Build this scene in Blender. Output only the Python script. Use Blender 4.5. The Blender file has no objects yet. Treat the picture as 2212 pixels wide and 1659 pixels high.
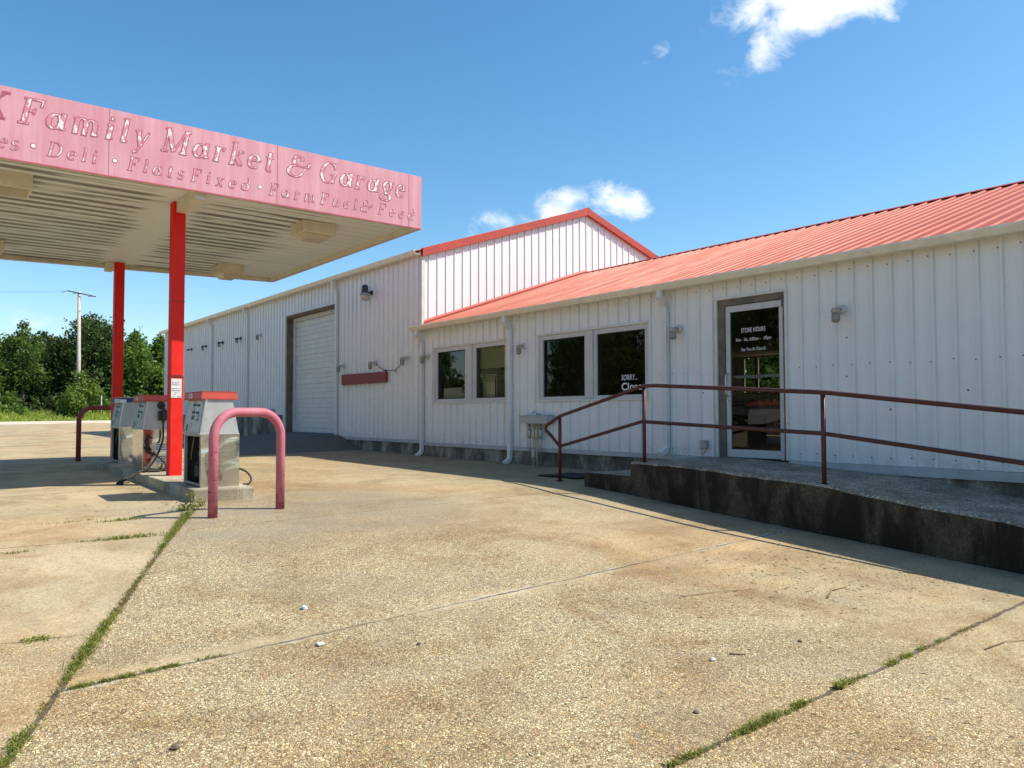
import bpy, bmesh, math, random
import numpy as np
from mathutils import Vector, Matrix

# ------------------------------------------------------------------ camera, sky, sun, exposure
scene = bpy.context.scene
COL = scene.collection
R_ = math.radians

cam = bpy.data.objects.new('camera', bpy.data.cameras.new('camera'))
COL.objects.link(cam)
yaw, pit, rol = R_(38.205), R_(2.2415), R_(-.0962)
Fw = Vector((math.sin(yaw)*math.cos(pit), math.cos(yaw)*math.cos(pit), math.sin(pit)))
Rt = Vector((math.cos(yaw), -math.sin(yaw), 0))
Up = Rt.cross(Fw)
Rr = Rt*math.cos(rol)+Up*math.sin(rol)
Ur = Up*math.cos(rol)-Rt*math.sin(rol)
cam.matrix_world = Matrix(((Rr.x, Ur.x, -Fw.x, 0), (Rr.y, Ur.y, -Fw.y, 0), (Rr.z, Ur.z, -Fw.z, 1.0), (0, 0, 0, 1)))
cam.data.sensor_width = 36
cam.data.lens = 36*1678.15/2212
cam.data.clip_start = .05
cam.data.clip_end = 4000
scene.camera = cam

SUN = Vector((.66, -.52, 1)).normalized()
sun = bpy.data.objects.new('sun', bpy.data.lights.new('sun', 'SUN'))
COL.objects.link(sun)
sun.data.energy = 4.3
sun.data.angle = R_(.5)
sun.data.color = (1, .94, .80)
sun.rotation_euler = SUN.to_track_quat('Z', 'Y').to_euler()
sun.location = (20, -15, 40)

world = bpy.data.worlds.new("World")
scene.world = world
world.use_nodes = True
NT = world.node_tree
for n in list(NT.nodes): NT.nodes.remove(n)
def wn(t, **k):
    n = NT.nodes.new(t)
    for a, v in k.items(): setattr(n, a, v)
    return n
sky = wn('ShaderNodeTexSky', sky_type='NISHITA', sun_disc=False)
sky.sun_elevation = math.asin(SUN.z)
sky.sun_rotation = math.atan2(SUN.x, SUN.y)
sky.air_density = 1.0; sky.dust_density = .7; sky.ozone_density = 1.6
sky.altitude = 100
sat = wn('ShaderNodeHueSaturation'); sat.inputs['Saturation'].default_value = 1.30; sat.inputs['Hue'].default_value = .492
NT.links.new(sky.outputs[0], sat.inputs['Color'])
tc = wn('ShaderNodeTexCoord')
def wmath(op, a, b=None):
    n = wn('ShaderNodeMath', operation=op)
    for i, v in enumerate((a, b)):
        if v is None: continue
        if isinstance(v, (int, float)): n.inputs[i].default_value = v
        else: NT.links.new(v, n.inputs[i])
    return n.outputs[0]
def wdot(vec, v):
    n = wn('ShaderNodeVectorMath', operation='DOT_PRODUCT')
    NT.links.new(vec, n.inputs[0]); n.inputs[1].default_value = v
    return n.outputs['Value']
# clouds: soft blobs at fixed sky directions, broken up by noise   (direction, half width, half height, strength)
CLOUDS = [((.7584, .4779, .4632), .065, .042, 1.0), ((.8008, .4156, .4512), .075, .036, 1.0), ((.7700, .4590, .4420), .10, .030, 1.0),
          ((.7568, .5007, .4201), .036, .045, .8), ((.7543, .5206, .4000), .036, .04, .45),
          ((.6851, .5914, .4252), .024, .016, .48), ((.6777, .61, .4107), .018, .024, .42),
          ((.6400, .7250, .2600), .050, .032, .86), ((.5934, .7685, .2440), .075, .024, .58), ((.6982, .6686, .2640), .040, .036, .86),
          ((.1073, .99, .10), .045, .016, .2),
          ((-.5, .6, .45), .2, .1, .9), ((-.7, -.2, .5), .25, .12, .9), ((.1, -.8, .4), .25, .1, .9)]
gen = tc.outputs['Generated']
cov = None
for d, ra, rb, st in CLOUDS:
    dv = Vector(d).normalized(); ax = dv.cross(Vector((0, 0, 1))).normalized(); bx = ax.cross(dv)
    u = wmath('DIVIDE', wdot(gen, ax), ra); v = wmath('DIVIDE', wdot(gen, bx), rb)
    r = wmath('SQRT', wmath('ADD', wmath('MULTIPLY', u, u), wmath('MULTIPLY', v, v)))
    r = wmath('ADD', r, wmath('MULTIPLY', wmath('LESS_THAN', wdot(gen, dv), 0.), 9.))
    val = wmath('MULTIPLY', wmath('MAXIMUM', wmath('SUBTRACT', 1.25, r), 0.), st)
    cov = val if cov is None else wmath('MAXIMUM', cov, val)
mpn = wn('ShaderNodeMapping'); mpn.inputs['Scale'].default_value = (1, 1, 1.5)
NT.links.new(gen, mpn.inputs['Vector'])
nz = wn('ShaderNodeTexNoise'); nz.inputs['Scale'].default_value = 16; nz.inputs['Detail'].default_value = 8
nz.inputs['Roughness'].default_value = .62; nz.inputs['Distortion'].default_value = .35
NT.links.new(mpn.outputs[0], nz.inputs['Vector'])
dens = wmath('ADD', cov, wmath('MULTIPLY', wmath('SUBTRACT', nz.outputs['Fac'], .5), 2.6))
dens = wmath('MULTIPLY', dens, wmath('GREATER_THAN', cov, .0))
mr = wn('ShaderNodeMapRange', interpolation_type='SMOOTHSTEP')
mr.inputs['From Min'].default_value = .30; mr.inputs['From Max'].default_value = 1.15
NT.links.new(dens, mr.inputs['Value'])
mfac = wmath('MULTIPLY', mr.outputs[0], .93)
mxc = wn('ShaderNodeMix', data_type='RGBA')
NT.links.new(mfac, mxc.inputs['Factor']); NT.links.new(sat.outputs[0], mxc.inputs['A'])
mxc.inputs['B'].default_value = (6.0, 6.3, 6.5, 1)
bg = wn('ShaderNodeBackground'); bg.inputs['Strength'].default_value = .124
NT.links.new(mxc.outputs['Result'], bg.inputs['Color'])
wo = wn('ShaderNodeOutputWorld'); NT.links.new(bg.outputs[0], wo.inputs['Surface'])

vs = scene.view_settings
vs.view_transform = 'Standard'; vs.look = 'None'; vs.gamma = 1; vs.use_curve_mapping = False
vs.exposure = .60
scene.cycles.max_bounces = 8
scene.cycles.transparent_max_bounces = 12

# ------------------------------------------------------------------ helpers
random.seed(7)
rng = np.random.default_rng(11)

def tag(o, label=None, cat=None, group=None, kind=None):
    if label: o['label'] = label
    if cat: o['category'] = cat
    if group: o['group'] = group
    if kind: o['kind'] = kind
    return o
def empty(name, label, cat, loc=(0, 0, 0), rz=0, group=None):
    o = bpy.data.objects.new(name, None); COL.objects.link(o)
    o.location = loc; o.rotation_euler = (0, 0, rz); o.empty_display_size = .2
    return tag(o, label, cat, group)
def link(name, me, mat, parent=None):
    o = bpy.data.objects.new(name, me); COL.objects.link(o)
    if mat is not None:
        for m in (mat if isinstance(mat, (list, tuple)) else [mat]): me.materials.append(m)
    if parent is not None: o.parent = parent
    return o
def copy_tree(o, parent=None):
    c = o.copy(); COL.objects.link(c)
    if parent is not None: c.parent = parent
    for ch in list(o.children): copy_tree(ch, c)
    return c

class MB:
    """collects shapes into one mesh"""
    def __init__(s): s.bm = bmesh.new()
    def quad(s, *pts, mi=0):
        f = s.bm.faces.new([s.bm.verts.new(p) for p in pts]); f.material_index = mi; return f
    def box(s, x0, x1, y0, y1, z0, z1, bev=0, mi=0):
        P = [(x, y, z) for z in (z0, z1) for y in (y0, y1) for x in (x0, x1)]
        return s.hexa(P, bev, mi)
    def hexa(s, P, bev=0, mi=0):
        vv = [s.bm.verts.new(p) for p in P]
        fs = [s.bm.faces.new([vv[i] for i in q]) for q in ((0, 2, 3, 1), (4, 5, 7, 6), (0, 1, 5, 4), (2, 6, 7, 3), (0, 4, 6, 2), (1, 3, 7, 5))]
        for f in fs: f.material_index = mi
        if bev:
            es = list({e for f in fs for e in f.edges})
            r = bmesh.ops.bevel(s.bm, geom=es, offset=bev, segments=2, affect='EDGES', profile=.5)
            for f in r['faces']: f.material_index = mi
        return s
    def prism(s, prof, ax, a0, a1, mi=0, bev=0):
        """polygon prof (2d) extruded along axis ax ('x','y','z') from a0 to a1"""
        def pt(p, a): return {'x': (a, p[0], p[1]), 'y': (p[0], a, p[1]), 'z': (p[0], p[1], a)}[ax]
        A = [s.bm.verts.new(pt(p, a0)) for p in prof]; B = [s.bm.verts.new(pt(p, a1)) for p in prof]
        n = len(prof); fs = [s.bm.faces.new(A), s.bm.faces.new(B)]
        for i in range(n): fs.append(s.bm.faces.new([A[i], A[(i+1) % n], B[(i+1) % n], B[i]]))
        for f in fs: f.material_index = mi
        if bev:
            es = list({e for f in fs for e in f.edges})
            bmesh.ops.bevel(s.bm, geom=es, offset=bev, segments=2, affect='EDGES', profile=.5)
        return s
    def tube(s, pts, r, seg=10, cap=True, mi=0, aspect=None, smooth=True):
        """round (or, with aspect=(half width along y, half depth along x), rectangular) tube along points"""
        pts = [Vector(p) for p in pts]; n = len(pts); rings = []
        rr = r if isinstance(r, (list, tuple)) else [r]*n
        ref = None
        for i, p in enumerate(pts):
            a = pts[max(i-1, 0)]; b = pts[min(i+1, n-1)]
            t = (b-a).normalized()
            if ref is None:
                ref = Vector((0, 0, 1)) if abs(t.z) < .9 else Vector((1, 0, 0))
            u = (ref-t*ref.dot(t)); u = u.normalized() if u.length > 1e-5 else t.orthogonal().normalized()
            v = t.cross(u); ref = u
            k = 1.
            if 0 < i < n-1:
                c = (pts[i]-a).normalized().dot((b-pts[i]).normalized())
                k = 1/max(math.sqrt((1+c)/2), .5)
            if aspect is None:
                ring = [s.bm.verts.new(p+(u*math.cos(2*math.pi*j/seg)+v*math.sin(2*math.pi*j/seg))*rr[i]) for j in range(seg)]
            else:
                hy, hx = aspect; Y = Vector((0, 1, 0)); X = t.cross(Y).normalized()
                ring = [s.bm.verts.new(p+Y*a_*hy+X*b_*hx*k) for a_, b_ in ((1, 1), (-1, 1), (-1, -1), (1, -1))]
            rings.append(ring)
        m = len(rings[0])
        for i in range(n-1):
            for j in range(m):
                f = s.bm.faces.new([rings[i][j], rings[i][(j+1) % m], rings[i+1][(j+1) % m], rings[i+1][j]])
                f.material_index = mi; f.smooth = smooth and aspect is None
        if cap:
            for q in (rings[0], rings[-1]): s.bm.faces.new(q).material_index = mi
        return s
    def lathe(s, prof, c, ax='z', seg=14, mi=0, smooth=True):
        """prof: (radius, height) pairs spun about axis through c"""
        c = Vector(c); rings = []
        A = {'z': (Vector((1, 0, 0)), Vector((0, 1, 0)), Vector((0, 0, 1))), 'x': (Vector((0, 1, 0)), Vector((0, 0, 1)), Vector((1, 0, 0))),
             'y': (Vector((1, 0, 0)), Vector((0, 0, 1)), Vector((0, 1, 0)))}[ax]
        for r, h in prof:
            rings.append([s.bm.verts.new(c+A[2]*h+(A[0]*math.cos(2*math.pi*j/seg)+A[1]*math.sin(2*math.pi*j/seg))*max(r, 1e-4)) for j in range(seg)])
        for i in range(len(rings)-1):
            for j in range(seg):
                f = s.bm.faces.new([rings[i][j], rings[i][(j+1) % seg], rings[i+1][(j+1) % seg], rings[i+1][j]]); f.material_index = mi; f.smooth = smooth
        for q in (rings[0], rings[-1]): s.bm.faces.new(q).material_index = mi
        return s
    def build(s, name, mat, parent=None, fix=True):
        me = bpy.data.meshes.new(name)
        if fix: bmesh.ops.recalc_face_normals(s.bm, faces=s.bm.faces)
        s.bm.to_mesh(me); s.bm.free()
        return link(name, me, mat, parent)

def quick(name, V, Q, mat, parent=None):
    """fast mesh from arrays; Q rows are quads (or tris)"""
    me = bpy.data.meshes.new(name); V = np.asarray(V, np.float32); Q = np.asarray(Q, np.int32); k = Q.shape[1]
    me.vertices.add(len(V)); me.vertices.foreach_set('co', V.ravel())
    me.loops.add(Q.size); me.loops.foreach_set('vertex_index', Q.ravel())
    me.polygons.add(len(Q)); me.polygons.foreach_set('loop_start', np.arange(0, Q.size, k, dtype=np.int32))
    me.polygons.foreach_set('loop_total', np.full(len(Q), k, np.int32))
    me.update(calc_edges=True)
    return link(name, me, mat, parent)

# ------------------------------------------------------------------ materials
class M:
    def __init__(s, name):
        s.m = bpy.data.materials.new(name); s.m.use_nodes = True; s.t = s.m.node_tree
        s.p = s.t.nodes['Principled BSDF']; s.out = s.t.nodes['Material Output']; s.c = None
    def n(s, typ, **k):
        x = s.t.nodes.new(typ)
        for a, v in k.items(): setattr(x, a, v)
        return x
    def L(s, a, b): s.t.links.new(a, b)
    def put(s, sock, v):
        if isinstance(v, bpy.types.NodeSocket): s.L(v, sock)
        else: sock.default_value = v if not (isinstance(v, tuple) and len(v) == 3 and sock.type == 'RGBA') else (*v, 1)
    def obj(s):
        if s.c is None: s.c = s.n('ShaderNodeTexCoord')
        return s.c.outputs['Object']
    def mapped(s, scale=(1, 1, 1), loc=(0, 0, 0), rot=(0, 0, 0), vec=None):
        x = s.n('ShaderNodeMapping'); s.L(vec or s.obj(), x.inputs['Vector'])
        x.inputs['Scale'].default_value = scale; x.inputs['Location'].default_value = loc; x.inputs['Rotation'].default_value = rot
        return x.outputs[0]
    def noise(s, scale=1., detail=4., rough=.55, vec=None, dist=0., out='Fac'):
        x = s.n('ShaderNodeTexNoise'); s.L(vec or s.obj(), x.inputs['Vector'])
        x.inputs['Scale'].default_value = scale; x.inputs['Detail'].default_value = detail; x.inputs['Roughness'].default_value = rough; x.inputs['Distortion'].default_value = dist
        return x.outputs[out]
    def voro(s, scale, feature='F1', vec=None, out='Distance', rnd=1.):
        x = s.n('ShaderNodeTexVoronoi', feature=feature); s.L(vec or s.obj(), x.inputs['Vector']); x.inputs['Scale'].default_value = scale
        x.inputs['Randomness'].default_value = rnd
        return x.outputs[out]
    def math(s, op, a, b=None, clamp=False):
        x = s.n('ShaderNodeMath', operation=op, use_clamp=clamp)
        s.put(x.inputs[0], a)
        if b is not None: s.put(x.inputs[1], b)
        return x.outputs[0]
    def ss(s, v, a, b, lo=0., hi=1.):
        x = s.n('ShaderNodeMapRange', interpolation_type='SMOOTHSTEP'); s.put(x.inputs['Value'], v)
        x.inputs['From Min'].default_value = a; x.inputs['From Max'].default_value = b; x.inputs['To Min'].default_value = lo; x.inputs['To Max'].default_value = hi
        return x.outputs[0]
    def mix(s, f, a, b, mode='MIX'):
        x = s.n('ShaderNodeMix', data_type='RGBA', blend_type=mode)
        s.put(x.inputs['Factor'], f); s.put(x.inputs['A'], a); s.put(x.inputs['B'], b)
        return x.outputs['Result']
    def ramp(s, v, stops, interp='LINEAR'):
        x = s.n('ShaderNodeValToRGB'); s.put(x.inputs[0], v); cr = x.color_ramp; cr.interpolation = interp
        while len(cr.elements) < len(stops): cr.elements.new(.5)
        for e, (p, c) in zip(cr.elements, stops): e.position = p; e.color = (*c, 1)
        return x.outputs[0]
    def sep(s):
        x = s.n('ShaderNodeSeparateXYZ'); s.L(s.obj(), x.inputs[0]); return x.outputs
    def bump(s, h, strength=.3, dist=.01):
        x = s.n('ShaderNodeBump'); s.put(x.inputs['Height'], h); x.inputs['Strength'].default_value = strength; x.inputs['Distance'].default_value = dist
        s.L(x.outputs[0], s.p.inputs['Normal']); return s
    def set(s, col=None, rough=None, metal=None, spec=None):
        if col is not None: s.put(s.p.inputs['Base Color'], col)
        if rough is not None: s.put(s.p.inputs['Roughness'], rough)
        if metal is not None: s.put(s.p.inputs['Metallic'], metal)
        if spec is not None: s.put(s.p.inputs['Specular IOR Level'], spec)
        return s

def paint(name, col, rough=.45, var=.12, dirt=None, scale=3., bump=.05, spec=.5):
    """painted surface with mottling and optional dirt colour"""
    a = M(name); n = a.noise(scale, 5, .6)
    c = a.mix(a.ss(n, .3, .7, 0, 1), tuple(x*(1-var) for x in col), tuple(min(x*(1+var), 1) for x in col))
    if dirt:
        d = a.ss(a.noise(scale*2.7, 6, .7), .56, .76, 0, .6)
        c = a.mix(d, c, dirt)
    a.set(c, a.ss(n, .2, .8, rough*.85, min(rough*1.2, 1)), 0, spec)
    if bump: a.bump(a.noise(scale*14, 3), bump, .004)
    return a.m

def siding(name, col, streak=(.50, .46, .40), amt=.30):
    a = M(name)
    s1 = a.noise(1., 5, .6, vec=a.mapped((7, 7, .35)))
    s2 = a.noise(1., 4, .6, vec=a.mapped((30, 30, .8)))
    blot = a.noise(.8, 4, .6)
    c = a.mix(a.ss(s1, .5, .78, 0, amt), col, streak)
    c = a.mix(a.ss(s2, .52, .72, 0, amt*.55), c, streak)
    c = a.mix(a.ss(blot, .35, .7, 0, .14), c, tuple(x*.82 for x in col))
    Z = a.sep()[2]
    splash = a.math('MULTIPLY', a.ss(a.math('ADD', Z, a.math('MULTIPLY', a.noise(3.5, 5, .7), .5)), .55, .95, 1, 0), a.ss(a.noise(7, 5, .7), .38, .62))
    c = a.mix(a.math('MULTIPLY', splash, .40), c, (.36, .31, .24))
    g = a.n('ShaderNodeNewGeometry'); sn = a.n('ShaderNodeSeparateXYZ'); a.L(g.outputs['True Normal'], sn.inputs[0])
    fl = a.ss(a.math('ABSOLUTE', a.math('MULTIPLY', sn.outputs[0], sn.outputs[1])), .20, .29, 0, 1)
    c = a.mix(a.math('MULTIPLY', fl, a.ss(a.noise(1., 3, .6, vec=a.mapped((3, 3, 1.2))), .3, .6, .06, .32)), c, (.45, .44, .42))  # rib flanks coloured darker by their normal, in place of stronger shading
    a.set(c, a.ss(s1, .3, .7, .26, .42), 0, .5)
    a.bump(a.noise(2.2, 2, .4), .12, .01)
    return a.m

MAT = {}
MAT['siding'] = siding('white_siding', (.80, .80, .795), (.58, .55, .48), .18)
MAT['trim_white'] = paint('white_trim', (.66, .65, .62), .42, .06, (.40, .34, .26), 4)
MAT['gutter'] = paint('cream_gutter', (.80, .75, .62), .4, .08, (.40, .32, .22), 5)
MAT['downspout'] = paint('white_downspout', (.70, .70, .69), .4, .05, (.42, .40, .36), 5)
MAT['trim_grey'] = paint('grey_trim', (.46, .46, .46), .5, .1, (.25, .24, .22), 5)
def panel_tint(a, axis, w, off):
    k = a.math('FLOOR', a.math('DIVIDE', a.math('SUBTRACT', a.sep()[axis], off), w))
    n = a.n('ShaderNodeTexWhiteNoise', noise_dimensions='1D'); a.L(k, n.inputs['W']); return n.outputs['Value']
def roofmat(name, col, light):
    a = M(name)
    s = a.noise(1., 5, .6, vec=a.mapped((.7, 9, .7))); b = a.noise(.9, 4); run = a.noise(1., 5, .7, vec=a.mapped((.35, 22, .35)))
    c = a.mix(a.ss(s, .35, .7, 0, .7), col, light)
    c = a.mix(a.ss(b, .42, .72, 0, .4), c, tuple(x*.72 for x in col))
    c = a.mix(a.ss(run, .55, .75, 0, .35), c, (.30, .10, .07))
    c = a.mix(a.math('MULTIPLY', panel_tint(a, 1, .9144, .1), .30), c, light)
    a.set(c, a.ss(s, .3, .7, .48, .62), 0, .28); return a.m
MAT['roof'] = roofmat('faded_red_roof', (.42, .064, .026), (.46, .110, .058))
MAT['rake'] = paint('red_rake_trim', (.42, .05, .028), .55, .1, (.36, .07, .05), 2)
def fascia():
    a = M('faded_pink_fascia')
    s = a.noise(1., 5, .65, vec=a.mapped((9, 9, .5))); b = a.noise(1.3, 4)
    z = a.sep()[2]
    c = a.mix(a.ss(s, .3, .75), (.57, .25, .30), (.66, .35, .40))
    c = a.mix(a.ss(b, .4, .72, 0, .45), c, (.52, .19, .24))
    fine = a.ss(a.noise(1., 3, .6, vec=a.mapped((70, 70, 1.2))), .62, .75, 0, .3)
    c = a.mix(fine, c, (.75, .48, .52))
    a.set(c, .55, 0, .35); return a.m
MAT['fascia'] = fascia()
def soffit():
    a = M('stained_metal_soffit')
    # mildew lies in long dark smears along every panel, and keeps clear of the beams
    X, Y, Z = a.sep()
    band = a.ss(a.math('SINE', a.math('ADD', a.math('MULTIPLY', Y, 6.2832/.28), a.math('MULTIPLY', a.noise(.9, 2), 1.0))), -.75, .35)
    ln = a.ss(a.noise(1., 4, .6, vec=a.mapped((.45, 3.6, 1))), .36, .50)
    big = a.ss(a.noise(.45, 2, .5), .24, .38)
    bx = a.math('ABSOLUTE', a.math('SUBTRACT', a.math('SUBTRACT', X, 3.1), a.math('MULTIPLY', a.math('ADD', Y, -11.7), .055)))
    clear = a.math('MULTIPLY', a.ss(a.math('ADD', bx, a.math('MULTIPLY', a.noise(2.2, 3), .5)), .42, .75), a.ss(a.math('ADD', X, a.math('MULTIPLY', a.noise(1.5, 3), 1.2)), 5.4, 6.1, 1, .12))
    sm = a.math('MULTIPLY', a.math('MULTIPLY', band, ln), a.math('MULTIPLY', big, clear))
    c = a.mix(a.noise(2., 4), (.68, .74, .75), (.78, .84, .85))
    c = a.mix(a.math('MULTIPLY', sm, .92), c, (.15, .16, .15))
    a.set(c, .5, 0, .4); return a.m
MAT['soffit'] = soffit()
MAT['soffit_trim'] = paint('cream_soffit_trim', (.64, .60, .48), .5, .1, (.36, .28, .18), 3)
def worn(name, col, pale, rust, foot=.25):
    a = M(name); X, Y, Z = a.sep()
    n = a.noise(4, 5, .6); st = a.noise(1., 5, .65, vec=a.mapped((22, 22, 1.5)))
    c = a.mix(a.ss(n, .35, .7, 0, .6), col, pale); c = a.mix(a.ss(st, .55, .72, 0, .4), c, tuple(x*.7 for x in col))
    chip = a.ss(a.noise(34, 4, .75), .665, .70, 0, .9); c = a.mix(chip, c, rust)
    f = a.math('MULTIPLY', a.ss(Z, .02, foot, 1, 0), a.ss(a.noise(9, 5, .7), .42, .62)); c = a.mix(a.math('MULTIPLY', f, .7), c, rust)
    a.set(c, a.ss(n, .3, .7, .5, .68), 0, .3); a.bump(a.noise(40, 3), .12, .003); return a.m
MAT['bollard'] = worn('chalky_pink_pipe', (.46, .115, .155), (.56, .22, .26), (.12, .02, .02))
MAT['column'] = worn('bright_red_column', (.72, .010, .005), (.76, .03, .02), (.30, .03, .02), .30)
MAT['bollard_chip'] = paint('dark_paint_chips', (.10, .015, .02), .7, .1)
MAT['rail'] = paint('rusty_brown_rail', (.075, .018, .013), .55, .25, (.16, .045, .02), 9, .25)
def concrete(name, c0, c1, stain, dark=.8, sc=1., streaks=True, peb=.35):
    a = M(name)
    n = a.noise(3*sc, 6, .65); v = a.voro(70*sc); c = a.mix(n, c0, c1)
    c = a.mix(a.ss(v, .15, .5, peb, 0), c, tuple(x*1.35 for x in c1))
    vc = a.n('ShaderNodeSeparateXYZ'); a.L(a.voro(75*sc, out='Color'), vc.inputs[0])
    c = a.mix(a.math('MULTIPLY', a.ss(vc.outputs[0], .74, .80), peb), c, tuple(min(x*2.3, .75) for x in c1))
    if streaks:
        s = a.noise(1., 6, .7, vec=a.mapped((2.6, 2.6, .9)), dist=.5)
        r = a.noise(1., 4, .6, vec=a.mapped((11, 11, 1.1)))
        c = a.mix(a.ss(s, .40, .60, dark, 0), c, stain)
        c = a.mix(a.ss(a.noise(1.7, 6, .7), .44, .64, 0, dark*.85), c, stain)
        c = a.mix(a.ss(r, .60, .78, 0, .30*dark), c, tuple(min(x*2., .6) for x in c1))
    a.set(c, .9, 0, .25)
    a.bump(a.math('ADD', a.noise(40*sc, 4, .6), a.math('MULTIPLY', v, .6)), .5, .008); return a.m
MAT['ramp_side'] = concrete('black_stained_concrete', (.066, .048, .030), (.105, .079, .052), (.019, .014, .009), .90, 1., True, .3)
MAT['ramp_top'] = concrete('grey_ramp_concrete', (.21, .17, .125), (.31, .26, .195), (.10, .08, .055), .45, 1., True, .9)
MAT['foundation'] = concrete('stained_foundation', (.27, .24, .20), (.36, .33, .28), (.07, .06, .045), .8)
MAT['island'] = concrete('tan_island_concrete', (.40, .33, .23), (.50, .43, .31), (.20, .17, .12), .6)
MAT['apron'] = concrete('dark_asphalt_apron', (.085, .072, .058), (.14, .12, .10), (.05, .042, .034), .5, 1., False, .5)
def steel():
    a = M('wavy_stainless_steel')
    n1 = a.noise(3.2, 2, .4, dist=.6); n2 = a.noise(1., 4, .6, vec=a.mapped((3, 3, 40)))
    c = a.mix(a.noise(4, 5, .6), (.50, .50, .49), (.68, .67, .65))
    a.set(c, a.ss(n2, .3, .7, .10, .24), 1.); a.bump(n1, .30, .05); return a.m
MAT['steel'] = steel()
def brushed(name, col, rough):
    a = M(name); n = a.noise(1., 4, .6, vec=a.mapped((4, 4, 60)))
    a.set(a.mix(n, tuple(x*.9 for x in col), tuple(min(1, x*1.08) for x in col)), a.ss(n, .3, .7, rough*.8, rough*1.2), .85); return a.m
MAT['alu'] = brushed('brushed_aluminium', (.60, .60, .59), .42)
MAT['alu_frame'] = paint('aluminium_frame_grey', (.56, .555, .54), .38, .05, (.36, .34, .30), 6)
MAT['panel_grey'] = paint('pale_grey_pump_panel', (.40, .405, .40), .38, .12, (.24, .22, .18), 4)
MAT['display'] = paint('pump_display_face', (.46, .50, .51), .3, .12, (.26, .25, .22), 5)
MAT['black'] = paint('black_plastic', (.012, .012, .012), .45, .1, None, 8)
MAT['rubber'] = paint('black_rubber_hose', (.018, .017, .016), .6, .2, (.05, .045, .04), 8)
MAT['mat'] = paint('black_door_mat', (.010, .010, .010), .9, .2, (.03, .028, .025), 12)
MAT['dark_in'] = paint('dark_pump_interior', (.035, .030, .024), .7, .4, (.10, .07, .04), 9)
MAT['brown_metal'] = paint('rusty_brass_bits', (.25, .15, .05), .5, .3)
MAT['cap_red'] = paint('faded_red_pump_top', (.50, .07, .045), .42, .1, (.45, .10, .08), 5)
MAT['cap_dark'] = paint('maroon_pump_top', (.20, .018, .02), .45, .1)
MAT['cap_blue'] = paint('navy_pump_top', (.012, .02, .10), .4, .1)
MAT['white_plate'] = paint('white_sticker', (.70, .70, .68), .5, .04)
MAT['ink'] = paint('black_ink', (.03, .03, .035), .6, .05)
MAT['sign_red'] = paint('weathered_red_board', (.24, .022, .024), .55, .2, (.15, .02, .02), 4)
MAT['light_white'] = paint('white_lamp_housing', (.60, .57, .52), .45, .1, (.25, .20, .15), 14)
MAT['light_arm'] = paint('weathered_lamp_arm', (.40, .37, .33), .5, .15, (.07, .05, .035), 22)
MAT['light_dark'] = paint('dark_lamp_housing', (.04, .04, .042), .5, .2)
MAT['jar'] = paint('dusty_ribbed_jar_glass', (.26, .25, .22), .25, .15, (.30, .26, .2), 14)
MAT['lens'] = paint('cloudy_lens', (.50, .45, .36), .3, .1)
MAT['wood'] = paint('weathered_grey_wood', (.155, .13, .10), .85, .3, (.28, .25, .21), 6, .4)
MAT['galv'] = brushed('galvanised_conduit', (.42, .42, .41), .5)
MAT['box_grey'] = paint('grey_electrical_box', (.42, .43, .43), .45, .06, (.3, .28, .25), 6)
MAT['pvc'] = paint('yellowed_conduit', (.52, .46, .34), .5, .1)
MAT['letter_white'] = paint('white_letter_vinyl', (.80, .80, .78), .5, .03)
MAT['blind'] = paint('cream_blind_slats', (.78, .76, .58), .5, .06)
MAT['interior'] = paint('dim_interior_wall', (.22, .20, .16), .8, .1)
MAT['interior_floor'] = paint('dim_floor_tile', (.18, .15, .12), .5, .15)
MAT['red_counter'] = paint('red_counter_front', (.28, .03, .02), .5, .1)
MAT['machine'] = paint('off_white_machine', (.62, .62, .58), .4, .05)
MAT['pole'] = paint('pale_grey_pole', (.46, .42, .37), .85, .15, (.3, .27, .24), 3)
MAT['wire'] = paint('dark_wire', (.06, .06, .065), .6, .05)
MAT['bark'] = paint('grey_brown_bark', (.09, .07, .05), .9, .3, None, 4, .4)
MAT['stone'] = paint('pale_stone', (.62, .60, .56), .8, .12, None, 30)
MAT['stone_dark'] = paint('brown_stone', (.14, .10, .07), .8, .2, None, 30)
MAT['twig'] = paint('dry_twig', (.28, .20, .11), .85, .2, None, 20)
def vinyl(name, thr, white, under):
    a = M(name)
    cell = a.voro(26, 'F1', out='Color', vec=a.mapped((1.2, 1, .8), rot=(0, .4, 0)))
    sx = a.n('ShaderNodeSeparateXYZ'); a.L(cell, sx.inputs[0])
    e = a.voro(26, 'DISTANCE_TO_EDGE', vec=a.mapped((1.2, 1, .8), rot=(0, .4, 0)))
    m = a.math('MULTIPLY', a.ss(sx.outputs[0], thr-.05, thr+.05), a.ss(e, .02, .06))
    a.set(a.mix(m, under, white), .5, 0, .3); return a.m
MAT['letter_chip'] = vinyl('peeling_white_vinyl', .50, (.78, .76, .74), (.58, .24, .29))
MAT['letter_chip_small'] = vinyl('peeled_pink_vinyl', .62, (.74, .64, .65), (.58, .25, .30))
MAT['letter_edge'] = paint('rose_letter_outline', (.42, .10, .14), .55, .1)

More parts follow.
